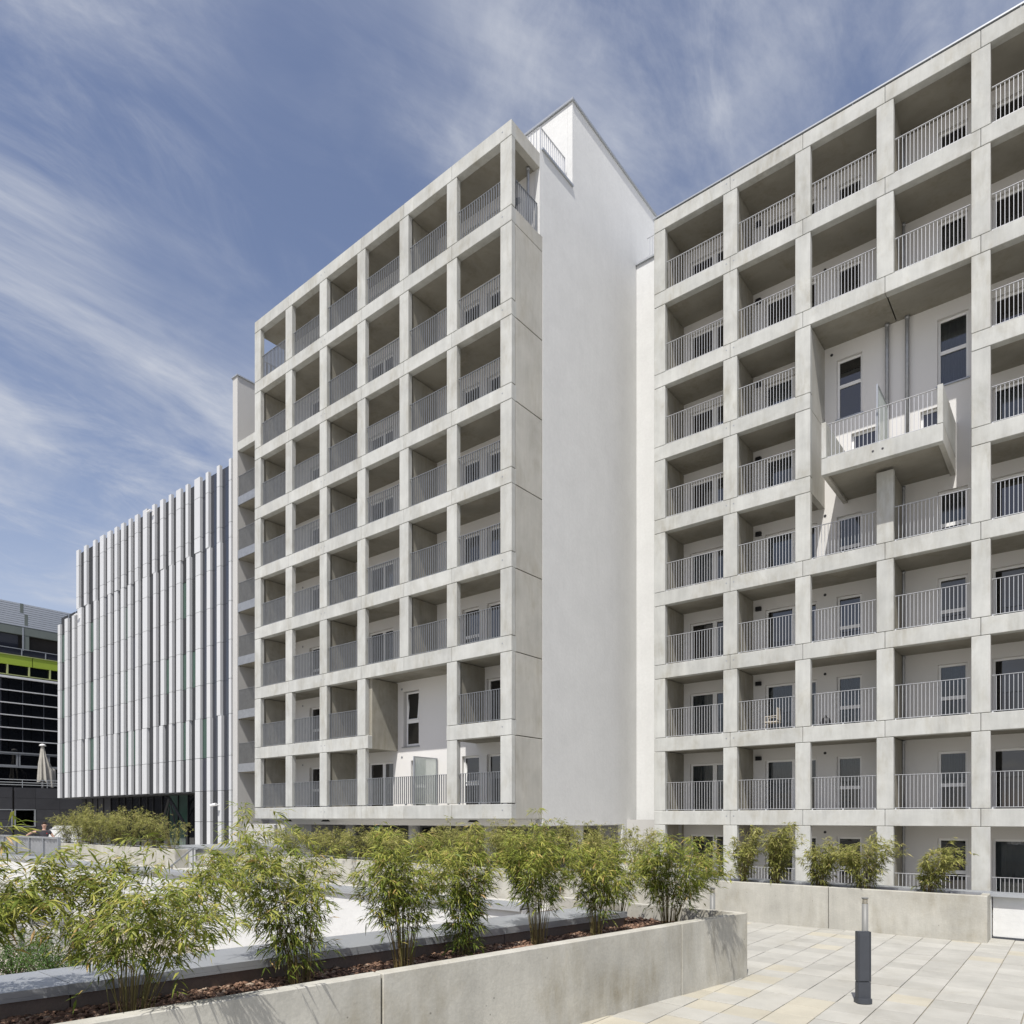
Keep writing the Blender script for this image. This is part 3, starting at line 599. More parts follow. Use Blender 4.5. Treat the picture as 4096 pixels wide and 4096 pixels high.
for i, (a, c) in enumerate(allg):
    a -= 0.2; c += 0.2
    green = i in (0, 4, 9, 16) ; 
    for (zt, zb) in zip(Z_mid+[3.46], Z_mid[1:]+[3.46, 1.55]):
        win_row = (zt, zb) in ((14.1, 11.95), (9.83, 7.68), (5.75, 3.46))
        if win_row and (green or fr.random() < 0.15): box('window', a, c, 20.81, 20.83, zb+0.02, zt-0.02, 'pane_green', FB)
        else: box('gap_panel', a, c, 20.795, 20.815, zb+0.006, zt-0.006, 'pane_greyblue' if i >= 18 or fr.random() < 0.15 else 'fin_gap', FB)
    if i >= 18: box('gap_panel', a, c, 20.795, 20.815, GZ, 1.54, 'fin_gap', FB)
for (a, c) in zip([u[1] for u in U], [u[0] for u in U[1:]]+[-36.64]):
    for (zt, zb) in zip(Z_up, Z_up[1:]): box('gap_panel', a-0.16, c+0.16, 20.795, 20.815, zb+0.006, zt-0.006-(0.2 if zt > 19 else 0), 'pane_greyblue' if a > -40 else 'fin_gap', FB)
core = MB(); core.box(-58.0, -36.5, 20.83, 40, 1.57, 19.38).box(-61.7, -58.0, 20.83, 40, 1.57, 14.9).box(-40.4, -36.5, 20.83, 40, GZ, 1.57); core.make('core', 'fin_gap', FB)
box('soffit', -61.7, -40.4, 20.75, 26, 1.50, 1.555, 'fin_gap', FB)
gx = -61.6
while gx < -40.6:
    w_ = fr.choice((0.9, 1.1, 1.3)); c = min(gx+w_, -40.5)
    box('ground_floor_pane', gx+0.03, c-0.03, 22.3, 22.34, GZ, 1.49, 'pane_green' if fr.random() < 0.28 and gx > -58 else ('dark_cladding' if gx < -57 else 'pane_black'), FB)
    box('mullion', c-0.03, c+0.03, 22.24, 22.36, GZ, 1.49, 'black_metal', FB); gx = c
box('inner_wall', -61.7, -40.4, 22.5, 22.7, GZ, 1.5, 'room_dark', FB)
pm = MB(); pm.bar((-47.4, 21.9, -0.6), (-45.38, 21.5, 1.3), 0.09, n=4).bar((-45.38, 21.5, 1.3), (-43.9, 21.9, -0.6), 0.09, n=4).bar((-46.3, 21.7, -0.6), (-45.38, 21.5, 0.7), 0.05, n=4).bar((-45.38, 21.5, 1.3), (-44.9, 21.7, -0.6), 0.05, n=4)
pm.bar((-47.4, 21.9, -0.6), (-47.4, 21.9, GZ), 0.09, n=4).bar((-43.9, 21.9, -0.6), (-43.9, 21.9, GZ), 0.09, n=4); por = pm.make('porch_frame', 'black_metal', FB)
MB().poly([(-47.3, 22.0, -0.6), (-46.3, 21.75, -0.6), (-45.4, 21.56, 1.2)], [(0, 1, 2)]).make('pane', 'pane_green', por)
def camera_unit(par, x, y, z, s=1.0):
    q = MB(); q.bar((x, y, z), (x, y-0.25*s, z), 0.04*s, n=8).bar((x, y, z-0.35*s), (x, y, z+0.06*s), 0.05*s, n=8).bar((x+0.05*s, y-0.25*s, z+0.02*s), (x-0.5*s, y-0.3*s, z-0.03*s), 0.1*s, n=8, r2=0.08*s); return q.make('security_camera', 'frame_white', par)
camera_unit(FB, -37.6, 20.6, 0.75, 0.9); camera_unit(FB, -57.3, 20.6, 14.9, 0.7); camera_unit(FB, -45.6, 20.6, 19.3, 0.7)
# ================================================================ DARK GLASS BUILDING FAR LEFT
DB = empty('office_building', (-76, 22, GZ), 'dark glass office building with lime green band, pale louvred roof storey and black stone podium', 'office building')
XF = -75.0; Y0, Y1 = 6.0, 30.0
box('tower_core', XF-12, XF-0.35, Y0, Y1, GZ, 17.3, 'room_dark', DB)
# louvred roof storey
q = box('louvre_backing', XF-12, XF-0.25, Y0, Y1, 17.36, 19.3, 'louvre', DB)
n = 11
for i in range(n):
    z = 17.38+i*(19.5-17.4)/n
    yzprism('louvre_slat', [(Y0, z), (Y1, z), (Y1, z+0.16), (Y0, z+0.16)], XF-0.25, XF+0.02, 'louvre', DB)
for y, a, c in ((22.2, 18.6, 19.45), (22.55, 17.5, 18.5), (28.5, 18.2, 19.3)): box('vertical_slot', XF-0.2, XF+0.03, y-0.13, y+0.13, a, c, 'band_green_grey', DB)
box('grey_band', XF-0.3, XF+0.0, Y0, Y1, 16.62, 17.36, 'band_green_grey', DB)
for y in (16.5, 19.4, 22.3, 26.3): box('band_joint', XF-0.01, XF+0.03, y-0.06, y+0.06, 15.2, 17.3, 'frame_alu', DB)
box('upper_glazing', XF-0.33, XF-0.28, Y0, 22.0, 14.7, 16.6, 'pane_greyblue', DB)
box('upper_pier', XF-0.3, XF-0.02, 22.32, 22.8, 14.7, 16.6, 'band_green_grey', DB)
q = MB(); q.box(XF-0.01, XF+0.05, Y0, Y1, 15.28, 15.34)
for y in np.arange(7, 30, 1.9): q.box(XF-0.01, XF+0.04, y-0.04, y+0.04, 14.7, 15.3)
rl = q.make('terrace_rail', 'frame_alu', DB); box('rail_glass', XF-0.02, XF-0.01, Y0, Y1, 14.75, 15.25, 'pane_greyblue', rl)
yy = [Y0, 9.5, 12.9, 16.3, 19.7, 23.05, 26.4, Y1]
for a, c in zip(yy, yy[1:]):
    box('lime_panel', XF-0.3, XF, a+0.03, c-0.03, 13.8, 14.66, 'lime_panel', DB)
box('lime_sill', XF-0.2, XF+0.06, Y0, Y1, 14.66, 14.72, 'frame_lime', DB); box('lime_sill', XF-0.2, XF+0.04, Y0, Y1, 12.86, 12.93, 'frame_lime', DB)
yy = np.arange(Y0, Y1, 1.68)
for a, c in zip(yy, yy[1:]):
    box('band_window', XF-0.28, XF-0.2, a+0.05, c-0.05, 12.94, 13.79, 'pane_black', DB); box('lime_mullion', XF-0.2, XF+0.03, c-0.05, c+0.05, 12.94, 13.79, 'frame_lime', DB)
box('white_ledge', XF-0.2, XF+0.12, Y0, Y1, 12.58, 12.76, 'fin_front', DB)
lv = [12.58, 11.477, 10.367, 9.266, 8.125, 6.993, 5.95]
for i, (a, c) in enumerate(zip(lv, lv[1:])):
    yc = [Y0, 10, 14, 18, 21.2, 23.0, 26.0, Y1]
    for p, q_ in zip(yc, yc[1:]): box('glass_panel', XF-0.3, XF-0.15, p+0.02, q_-0.02, c+0.04, a-0.04, 'pane_black', DB)
    if i < 5: box('white_ledge', XF-0.2, XF+0.06, Y0, Y1, c-0.035, c+0.045, 'fin_front', DB)
box('white_ledge', XF-0.2, XF+0.08, Y0, Y1, 5.84, 5.95, 'frame_alu', DB); box('white_ledge', XF-0.2, XF+0.08, Y0, Y1, 4.56, 4.68, 'frame_alu', DB)
yy = [Y0, 8.9, 11.7, 14.2, 17.0, 19.5, 21.95, 24.3, 26.9, Y1]
for a, c in zip(yy, yy[1:]):
    MB().box(XF-0.25, XF+0.02, a+0.03, a+0.15, 4.69, 5.83).box(XF-0.25, XF+0.02, c-0.15, c-0.03, 4.69, 5.83).box(XF-0.25, XF+0.01, a+0.15, c-0.15, 5.72, 5.83).box(XF-0.25, XF+0.01, a+0.15, c-0.15, 4.69, 4.8).make('window', 'frame_alu', DB)
    box('pane', XF-0.2, XF-0.12, a+0.15, c-0.15, 4.8, 5.72, 'pane_black', DB)
box('glass_panel', XF-0.3, XF-0.15, Y0, Y1, 2.2, 4.55, 'pane_black', DB)
for y in np.arange(7.2, 30, 1.68): box('mullion', XF-0.15, XF-0.11, y-0.03, y+0.03, 5.95, 12.57, 'anthracite', DB)
# stone podium: separate cladding slabs with two windows
pw = [(14.2, 17.2, -0.72, 0.76), (17.4, 20.06, -0.72, 0.76), (20.2, 21.75, -0.72, 0.76)]
box('podium_core', XF-1, -70.2, Y0, Y1, GZ, 2.5, 'room_dark', DB)
ys = list(np.arange(Y0, 14.2, 1.9))+[14.2, 17.2, 17.3, 20.06, 20.2, 21.75, 23.6, 25.4, 27.2, Y1]
zs = [GZ, -0.72, -0.1, 0.76, 1.7, 2.6]
for a, c in zip(ys, ys[1:]):
    if c-a < 0.2: continue
    for e, g in zip(zs, zs[1:]):
        if any(w_[0]-0.01 <= a and c <= w_[1]+0.01 for w_ in pw) and -0.73 < (e+g)/2 < 0.76: continue
        box('cladding_slab', -70.18, -70.0-rng.uniform(0, 0.004), a+0.008, c-0.008, e+0.008, g-0.008, 'dark_cladding', DB)
for a, c, e, g in pw:
    w = MB().box(-70.1, -69.97, a, a+0.09, e, g).box(-70.1, -69.97, c-0.09, c, e, g).box(-70.1, -69.975, a+0.09, c-0.09, g-0.07, g).box(-70.1, -69.975, a+0.09, c-0.09, e, e+0.06).make('window', 'frame_alu', DB)
    box('pane', -70.12, -70.09, a+0.09, c-0.09, e+0.06, g-0.07, 'pane_clear', w); box('blind', -70.4, -70.38, a+0.35, c-0.2, g-0.45, g-0.05, 'rail_grey', w); box('reveal_curtain', -70.35, -70.2, c-0.32, c-0.1, e, g, 'curtain', w)
    lathe('flower_pot', [(0.09, e+0.07), (0.13, e+0.32)], -70.3, a+0.7, 'pot_red' if a < 17.3 else 'frame_white', w, n=10)
q = MB()
for z in (3.26, 3.02, 2.82): q.bar((-70.1, Y0, z), (-70.1, Y1, z), 0.03, n=5)
for y in np.arange(Y0, Y1, 1.85): q.bar((-70.1, y, 2.55), (-70.1, y, 3.28), 0.025, n=5)
q.make('podium_rail', 'frame_alu', DB)

# ================================================================ PARASOL
ps = empty('parasol', (-71.5, 22.74, 2.5), 'closed beige parasol standing on the terrace of the dark building', 'parasol')
lathe('pole', [(0.09, 2.5), (0.09, 6.4)], -71.5, 22.74, 'frame_white', ps, n=10); lathe('cap', [(0.28, 6.36), (0.2, 6.5), (0.02, 6.56)], -71.5, 22.74, 'frame_white', ps, n=14)
v = []; f = []; nn = 36; rows = 14; pr = random.Random(3)
for k in range(rows+1):
    t = k/rows; z = 6.38-t*3.1
    for i in range(nn):
        a = 2*math.pi*i/nn; fold = 0.5+0.5*math.cos(a*8)
        r = (0.2+0.42*t**0.8)*(0.62+0.38*fold*min(1, t*2))
        right = max(0, math.sin(a))*(0.85*max(0, t-0.28)**0.9 if t < 0.62 else 0.62-0.3*(t-0.62))
        zz = z-(0.55*max(0, math.sin(a+0.3))+0.12*math.sin(3*a))*(t**3)
        v.append((-71.5+r*math.cos(a), 22.74+(r+right*0.9)*math.sin(a)*0.9+0.12*t, zz))
for k in range(rows):
    for i in range(nn): j = (i+1) % nn; f.append((k*nn+i, (k+1)*nn+i, (k+1)*nn+j, k*nn+j))
meshobj('canopy_cloth', v, f, 'parasol_cloth', ps)

# ================================================================ WALLS, PLANTERS
def wall_dir(y): return wall_x(y)
np_ = empty('concrete_planter', (-4.3, 4.5, GZ), 'long raised concrete planter in the foreground filled with reddish bark under bamboo', 'planter')
ux, uy = 0.1633, 0.9866; px_, py_ = -uy, ux            # along the wall, and inwards
def onwall(y, off=0.0, dz=0): x = wall_x(y); return (x+px_*off, y+py_*off)
ZT = -1.19; WT = 0.125
for a, c in ((-2.5, 3.60), (3.615, 7.45), (7.462, 8.849)):
    p = [onwall(a), onwall(c), onwall(c, WT), onwall(a, WT)]
    if c == 8.849: p[2] = (p[2][0], 8.849-WT+0.02); 
    m_ = MB().prism(p, GZ-0.3, ZT); o_ = m_.make('wall_panel', 'planter_concrete', np_)
    bm = bmesh.new(); bm.from_mesh(o_.data); bmesh.ops.bevel(bm, geom=bm.edges[:], offset=0.008, segments=1, affect='EDGES'); bm.to_mesh(o_.data); bm.free()
MB().prism([(wall_x(8.849)-WT-0.005, 8.849-WT+0.005), (wall_x(8.849)-0.012, 8.852), (-6.3, 8.86), (-6.3, 8.74)], GZ-0.3, ZT).make('wall_panel', 'planter_concrete', np_)
def cop_x(y): return -5.73+(y-1.57)*0.184             # front edge of the near metal coping
MB().prism([onwall(-2.5, WT-0.01), onwall(8.73, WT-0.01), (-6.3, 8.75), (-6.3, 7.99), (cop_x(7.9), 7.9), (cop_x(-2.5)-0.05, -2.5)], GZ-0.9, -1.385).make('soil', 'soil', np_)
# ramp parapet with three sheet metal copings
pp = empty('ramp_parapet', (-5.9, 4, GZ), 'dark rendered ramp parapet with broad grey metal coping behind the bark bed', 'parapet')
jy = [-3.0, 1.985, 6.0, 7.985]
for a, c in zip(jy, jy[1:]):
    g_ = 0.006
    MB().prism([(cop_x(a)-0.035, a+g_), (cop_x(c)-0.035, c-g_), (cop_x(c)-0.66, c-g_), (cop_x(a)-0.66, a+g_)], -2.9, -1.245).make('wall_panel', 'parapet_render', pp)
    v = MB(); v.prism([(cop_x(a), a+0.003), (cop_x(c), c-0.003), (cop_x(c)-0.70, c-0.003), (cop_x(a)-0.72, a+0.003)], -1.235, -1.19); v.prism([(cop_x(a), a+0.003), (cop_x(c), c-0.003), (cop_x(c)-0.01, c-0.003), (cop_x(a)-0.01, a+0.003)], -1.262, -1.236)
    v.make('coping', 'sheet_metal', pp)
sm = MB(); sm.prism([(cop_x(1.985)+0.003, 1.96), (cop_x(1.985)+0.003, 2.13), (cop_x(1.985)-0.02, 2.13), (cop_x(1.985)-0.02, 1.96)], -1.265, -1.186); sm.make('coping_clip', 'sheet_metal', pp)
# white ramp wall across the pit
rw = empty('ramp_wall', (-18, 8.1, -2.9), 'long white rendered ramp wall with grey metal coping behind the near bamboos', 'wall')
for a, c in ((-36.5, -28), (-27.995, -20), (-19.995, -12), (-11.995, -6.26)):
    box('wall_panel', a, c, 7.99, 8.24, -2.9, -1.315, 'render_white', rw); MB().box(a, c, 7.93, 8.32, -1.295, -1.25).box(a, c, 7.93, 7.945, -1.33, -1.296).make('coping', 'sheet_metal', rw)
# far planter row along the apartment side
fp = empty('concrete_planter', (-8, 13.9, GZ), 'long low concrete planter with bamboo in front of the right-hand apartment block', 'planter')
def far_planter(par, xs, zt=-1.245):
    for a, c in zip(xs, xs[1:]):
        o_ = box('wall_panel', a+0.005, c-0.005, 13.6, 13.72, GZ-0.2, zt, 'planter_concrete', par, ch=0.008)
    a, c = xs[0], xs[-1]
    box('wall_panel', c-0.12, c-0.005, 13.725, 14.16, GZ-0.2, zt, 'planter_concrete', par, ch=0.008); box('wall_panel', a+0.005, a+0.12, 13.725, 14.16, GZ-0.2, zt, 'planter_concrete', par, ch=0.008)
    box('soil', a+0.1, c-0.1, 13.71, 14.25, GZ-0.2, zt-0.08, 'soil', par); box('back_wall', a, c, 14.17, 14.42, -2.93, -1.285, 'render_white', par); 
    x = a
    while x < c-0.1: e = min(x+3.1, c); MB().box(x+0.004, e-0.004, 14.1, 14.5, -1.28, -1.235).make('coping', 'sheet_metal', par); x = e
far_planter(fp, [-23.5, -19.2, -15, -11, -7.2, -3.62, -1.215])
fq = empty('concrete_planter', (-35, 13.9, GZ), 'far concrete planter with bamboo hedge in front of the white finned building', 'planter')
far_planter(fq, [-43.5, -39, -35, -31.2, -28.2])
wp = empty('parapet_wall', (3, 14.4, GZ), 'bright white rendered parapet wall with metal coping at the right end of the paving', 'wall')
box('wall_panel', -1.195, 6.5, 14.25, 14.5, GZ-0.9, -1.30, 'render_white', wp); box('plinth', -1.195, 6.5, 14.235, 14.25, GZ-0.1, GZ+0.035, 'anthracite', wp)
x = -1.3
while x < 6.4: MB().box(x, x+2.59, 14.14, 14.62, -1.295, -1.25).make('coping', 'sheet_metal', wp); x += 2.6
bw = empty('block_wall', (-30, 15.5, GZ), 'low plastered wall block with grey metal cap in the gap between the planters', 'wall')
box('wall_panel', -32.0, -27.4, 14.9, 20.0, GZ, -1.28, 'render_grey', bw); MB().box(-32.1, -27.3, 14.8, 20.1, -1.278, -1.22).make('coping', 'sheet_metal', bw)
hr = MB(); hr.bar((-25.6, 13.0, -1.1), (-23.9, 11.2, -1.75), 0.035, n=8).bar((-25.6, 13.0, -1.1), (-25.6, 13.0, GZ), 0.03, n=8).bar((-24.3, 11.6, -1.6), (-24.3, 11.6, GZ), 0.03, n=8); tag(hr.make('handrail', 'galvanised'), 'sloping tubular steel handrail in front of the low plastered wall', 'handrail')
# ================================================================ CORRUGATED FENCE, MESH FENCE
cf = empty('metal_fence', (-31, 8.5, GZ), 'tall corrugated grey metal sheet fence at the left edge, the man behind it', 'fence')
x = -25.02; k = 0
while x > -38:
    x2 = x-1.30; pts = []; nseg = 8
    for i in range(nseg+1):
        xx = x-0.08-(1.14)*i/nseg; yv = 8.42+(0.05 if i % 2 else 0.0); pts.append((xx, yv))
    v = [(a, b, -2.0) for a, b in pts]+[(a, b, -0.66) for a, b in pts]+[(a, b+0.012, -2.0) for a, b in pts]+[(a, b+0.012, -0.66) for a, b in pts]; n = nseg+1; f = []
    for i in range(nseg): f += [(i, n+i, n+i+1, i+1), (2*n+i, 2*n+i+1, 3*n+i+1, 3*n+i), (n+i, 3*n+i, 3*n+i+1, n+i+1)]
    meshobj('sheet_panel', v, f, 'galvanised', cf); box('fence_post', x-0.06, x, 8.38, 8.46, GZ, -0.62, 'rail_grey', cf); box('top_rail', x2, x-0.06, 8.38, 8.50, -0.655, -0.60, 'galvanised', cf); x = x2
mf = empty('mesh_fence', (-14, 5.2, -2.88), 'square wire mesh fence with pale steel post in the sunken yard at lower left', 'fence')
for xx in (-14.75, -17.6, -11.9): box('fence_post', xx-0.06, xx+0.06, 5.16, 5.24, -2.88, -2.28, 'lamp_grey', mf)
q = MB()
for i in range(150): xx = -19.5+i*0.062; q.box(xx, xx+0.005, 5.195, 5.2, -2.86, -2.32)
for i in range(10): zz = -2.86+i*0.06; q.box(-19.5, -10.2, 5.19, 5.195, zz, zz+0.005)
q.make('wire_mesh', 'rail_grey', mf, kind='stuff')
bl = empty('block_wall', (-21, 6.1, -2.88), 'low pale concrete wall with narrow ledge behind the wire mesh fence', 'wall')
box('wall_panel', -26, -17.87, 6.02, 6.3, -2.9, -1.7, 'render_grey', bl); box('ledge', -26, -17.84, 5.93, 6.3, -2.33, -2.27, 'sheet_metal', bl)

# ================================================================ STAIR WALL
stw = empty('stair_wall', (-45.2, 15.3, GZ), 'pale stair wall with thin handrail behind the man, beside the dark podium', 'stair')
yv = 15.2
v = [(-47.4, yv, GZ), (-42.6, yv, GZ), (-42.6, yv, -0.42), (-45.9, yv, -0.42), (-47.4, yv, -1.0)]; v2 = [(a, b+0.25, c) for a, b, c in v]
meshobj('wall_panel', v+v2, [(0, 1, 2, 3, 4), (9, 8, 7, 6, 5)]+[(i, (i+1) % 5+0, (i+1) % 5+5, i+5)[::-1] for i in range(5)], 'render_white', stw)
q = MB(); q.bar((-47.2, 14.9, -1.15), (-45.6, 14.9, -0.62), 0.03).bar((-45.6, 14.9, -0.62), (-44.2, 14.9, -0.62), 0.03).bar((-46.3, 14.9, -1.45), (-43.6, 14.9, -0.5), 0.035)
for i in range(12): xx = -45.9+i*0.3; q.bar((xx, 14.9, GZ), (xx, 14.9, -1.32+i*0.075), 0.012, n=4)
q.make('handrail', 'galvanised', stw)

# ================================================================ BOLLARDS
def bollard(x, y, label):
    b = empty('bollard_light', (x, y, GZ), label, 'bollard', 'slim grey bollard lights on the terrace'); h = -0.96
    lathe('pole', [(0.036, GZ), (0.036, h-0.075)], x, y, 'lamp_grey', b, n=20)
    lathe('foot', [(0.06, GZ), (0.06, GZ+0.015)], x, y, 'lamp_grey', b, n=16)
    hd = lathe('lamp_head', [(0.022, h-0.076), (0.022, h-0.02)], x, y, 'frame_white', b, n=16)
    for k in range(4): lathe('louvre_ring', [(0.032, h-0.072+k*0.015), (0.035, h-0.068+k*0.015), (0.032, h-0.065+k*0.015)], x, y, 'louvre_ring', hd, n=16)
    lathe('cap', [(0.035, h-0.016), (0.039, h-0.013), (0.039, h-0.001), (0.036, h)], x, y, 'lamp_grey', b, n=20); return b
def at_depth(px, d): t = (px-2048)/2842; s_, c_ = math.sin(TH), math.cos(TH); return d*(-s_+t*c_), d*(c_+t*s_)
x, y = at_depth(3460, 8.62); bollard(x, y, 'slim grey bollard light rising behind the dark square post')
x, y = at_depth(2850, 9.85); bollard(x, y, 'slim grey bollard light whose head shows beyond the planter end')
PX, PY = at_depth(3452, 7.7)
dp = empty('service_post', (PX, PY, GZ), 'dark anthracite rectangular service post with rounded foot plate on the paving', 'post')
ang = TH; ca, sa = math.cos(ang), math.sin(ang)
def rot(pts): return [(PX+a*ca-b*sa, PY+a*sa+b*ca) for a, b in pts]
hw, hd_ = 0.07, 0.036
def rp(n_, pts, z0, z1, mat, ch=0.004):
    o_ = MB().prism(rot(pts), z0, z1).make(n_, mat, dp); bm = bmesh.new(); bm.from_mesh(o_.data); bmesh.ops.bevel(bm, geom=bm.edges[:], offset=ch, segments=2, affect='EDGES'); bm.to_mesh(o_.data); bm.free(); return o_
rp('lower_body', [(-hw, -hd_), (hw, -hd_), (hw, hd_), (-hw, hd_)], GZ+0.05, GZ+0.231, 'anthracite')
rp('upper_body', [(-hw, -hd_), (hw-0.012, -hd_), (hw-0.012, hd_), (-hw, hd_)], GZ+0.235, GZ+0.775, 'anthracite')
rp('cover_strip', [(hw-0.010, -hd_-0.003), (hw, -hd_-0.003), (hw, hd_), (hw-0.010, hd_)], GZ+0.235, GZ+0.775, 'anthracite', 0.002)
rp('door_panel', [(-hw+0.015, -hd_-0.004), (hw-0.03, -hd_-0.004), (hw-0.03, -hd_+0.002), (-hw+0.015, -hd_+0.002)], GZ+0.245, GZ+0.765, 'anthracite', 0.001)
foot = [(0.08*math.cos(t)*1.0, -0.035+0.05*math.sin(t)) for t in [math.pi+i*math.pi/14 for i in range(15)]]+[(0.08, 0.05), (-0.08, 0.05)]
rp('foot_plate', foot, GZ, GZ+0.055, 'anthracite', 0.006)

# ================================================================ CHAIR AND BAG ON BALCONIES
ch = empty('chair', (-9.05, 26.6, bR[8]+0.45), 'beige chair on a balcony behind pale railings, low in the right-hand block', 'chair')
z = bR[8]+0.45; cx_, cy_ = -9.0, 26.5
box('seat', cx_-0.24, cx_+0.24, cy_-0.22, cy_+0.22, z+0.42, z+0.46, 'beige_plastic', ch, ch=0.01); box('backrest', cx_+0.2, cx_+0.24, cy_-0.21, cy_+0.21, z+0.5, z+0.95, 'beige_plastic', ch, ch=0.01)
for sx in (-1, 1):
    for sy in (-1, 1): MB().bar((cx_+sx*0.21, cy_+sy*0.19, z), (cx_+sx*0.2, cy_+sy*0.18, z+(0.42 if sx < 0 else 0.52)), 0.014).make('leg', 'beige_plastic', ch)
for sy in (-1, 1): MB().bar((cx_-0.22, cy_+sy*0.2, z+0.64), (cx_+0.2, cy_+sy*0.2, z+0.66), 0.014).bar((cx_-0.21, cy_+sy*0.2, z+0.42), (cx_-0.21, cy_+sy*0.2, z+0.64), 0.012).make('armrest', 'beige_plastic', ch)
bg = empty('backpack', (-7.0, 26.0, z), 'small black bag standing on the balcony floor right of the beige chair', 'bag')
lathe('bag_body', [(0.13, z), (0.17, z+0.05), (0.18, z+0.22), (0.12, z+0.36), (0.05, z+0.41)], -7.0, 26.0, 'black_metal', bg, n=14); MB().bar((-7.05, 25.98, z+0.39), (-7.0, 25.98, z+0.46), 0.015).bar((-7.0, 25.98, z+0.46), (-6.95, 25.98, z+0.39), 0.015).make('handle', 'black_metal', bg)
# ================================================================ BAMBOO
def leaf_arrays(P, D, L, Wd, droop, rs, fold=0.25):
    """P base points, D unit directions, L lengths -> verts (n,5,3), 4 tris each"""
    n = len(P); up = np.array([0, 0, 1.0])
    side = np.cross(D, up); side += rs.normal(0, 0.35, side.shape); side /= np.linalg.norm(side, axis=1, keepdims=True)+1e-9
    nrm = np.cross(side, D)
    mid = P+D*(L*0.42)[:, None]+nrm*(L*0.02)[:, None]
    tip = P+D*(L*0.98)[:, None]; tip[:, 2] -= L*droop
    a = mid+side*(Wd*0.5)[:, None]-nrm*(Wd*fold)[:, None]; b = mid-side*(Wd*0.5)[:, None]-nrm*(Wd*fold)[:, None]
    return np.stack([P, a, mid, b, tip], axis=1)
LT = np.array([(0, 2, 1), (0, 3, 2), (1, 2, 4), (2, 3, 4)])
def mesh_from_arrays(name, V, F, mat, parent, tone, kind=None, at=None):
    V = V.reshape(-1, 3); c = np.array(at if at is not None else V.mean(axis=0), float)
    me = bpy.data.meshes.new(name); me.vertices.add(len(V)); me.vertices.foreach_set('co', (V-c).astype(np.float32).ravel())
    nf = len(F); k = F.shape[1]; me.loops.add(nf*k); me.loops.foreach_set('vertex_index', F.astype(np.int32).ravel())
    me.polygons.add(nf); me.polygons.foreach_set('loop_start', (np.arange(nf)*k).astype(np.int32)); me.update(calc_edges=True)
    a = me.attributes.new('tone', 'FLOAT', 'FACE'); a.data.foreach_set('value', tone.astype(np.float32)); me.materials.append(M[mat])
    o = bpy.data.objects.new(name, me); link(o, parent); w = Vector(c.tolist()); o.location = w-org(parent); ORIG[o.name] = w
    if kind: o['kind'] = kind
    return o
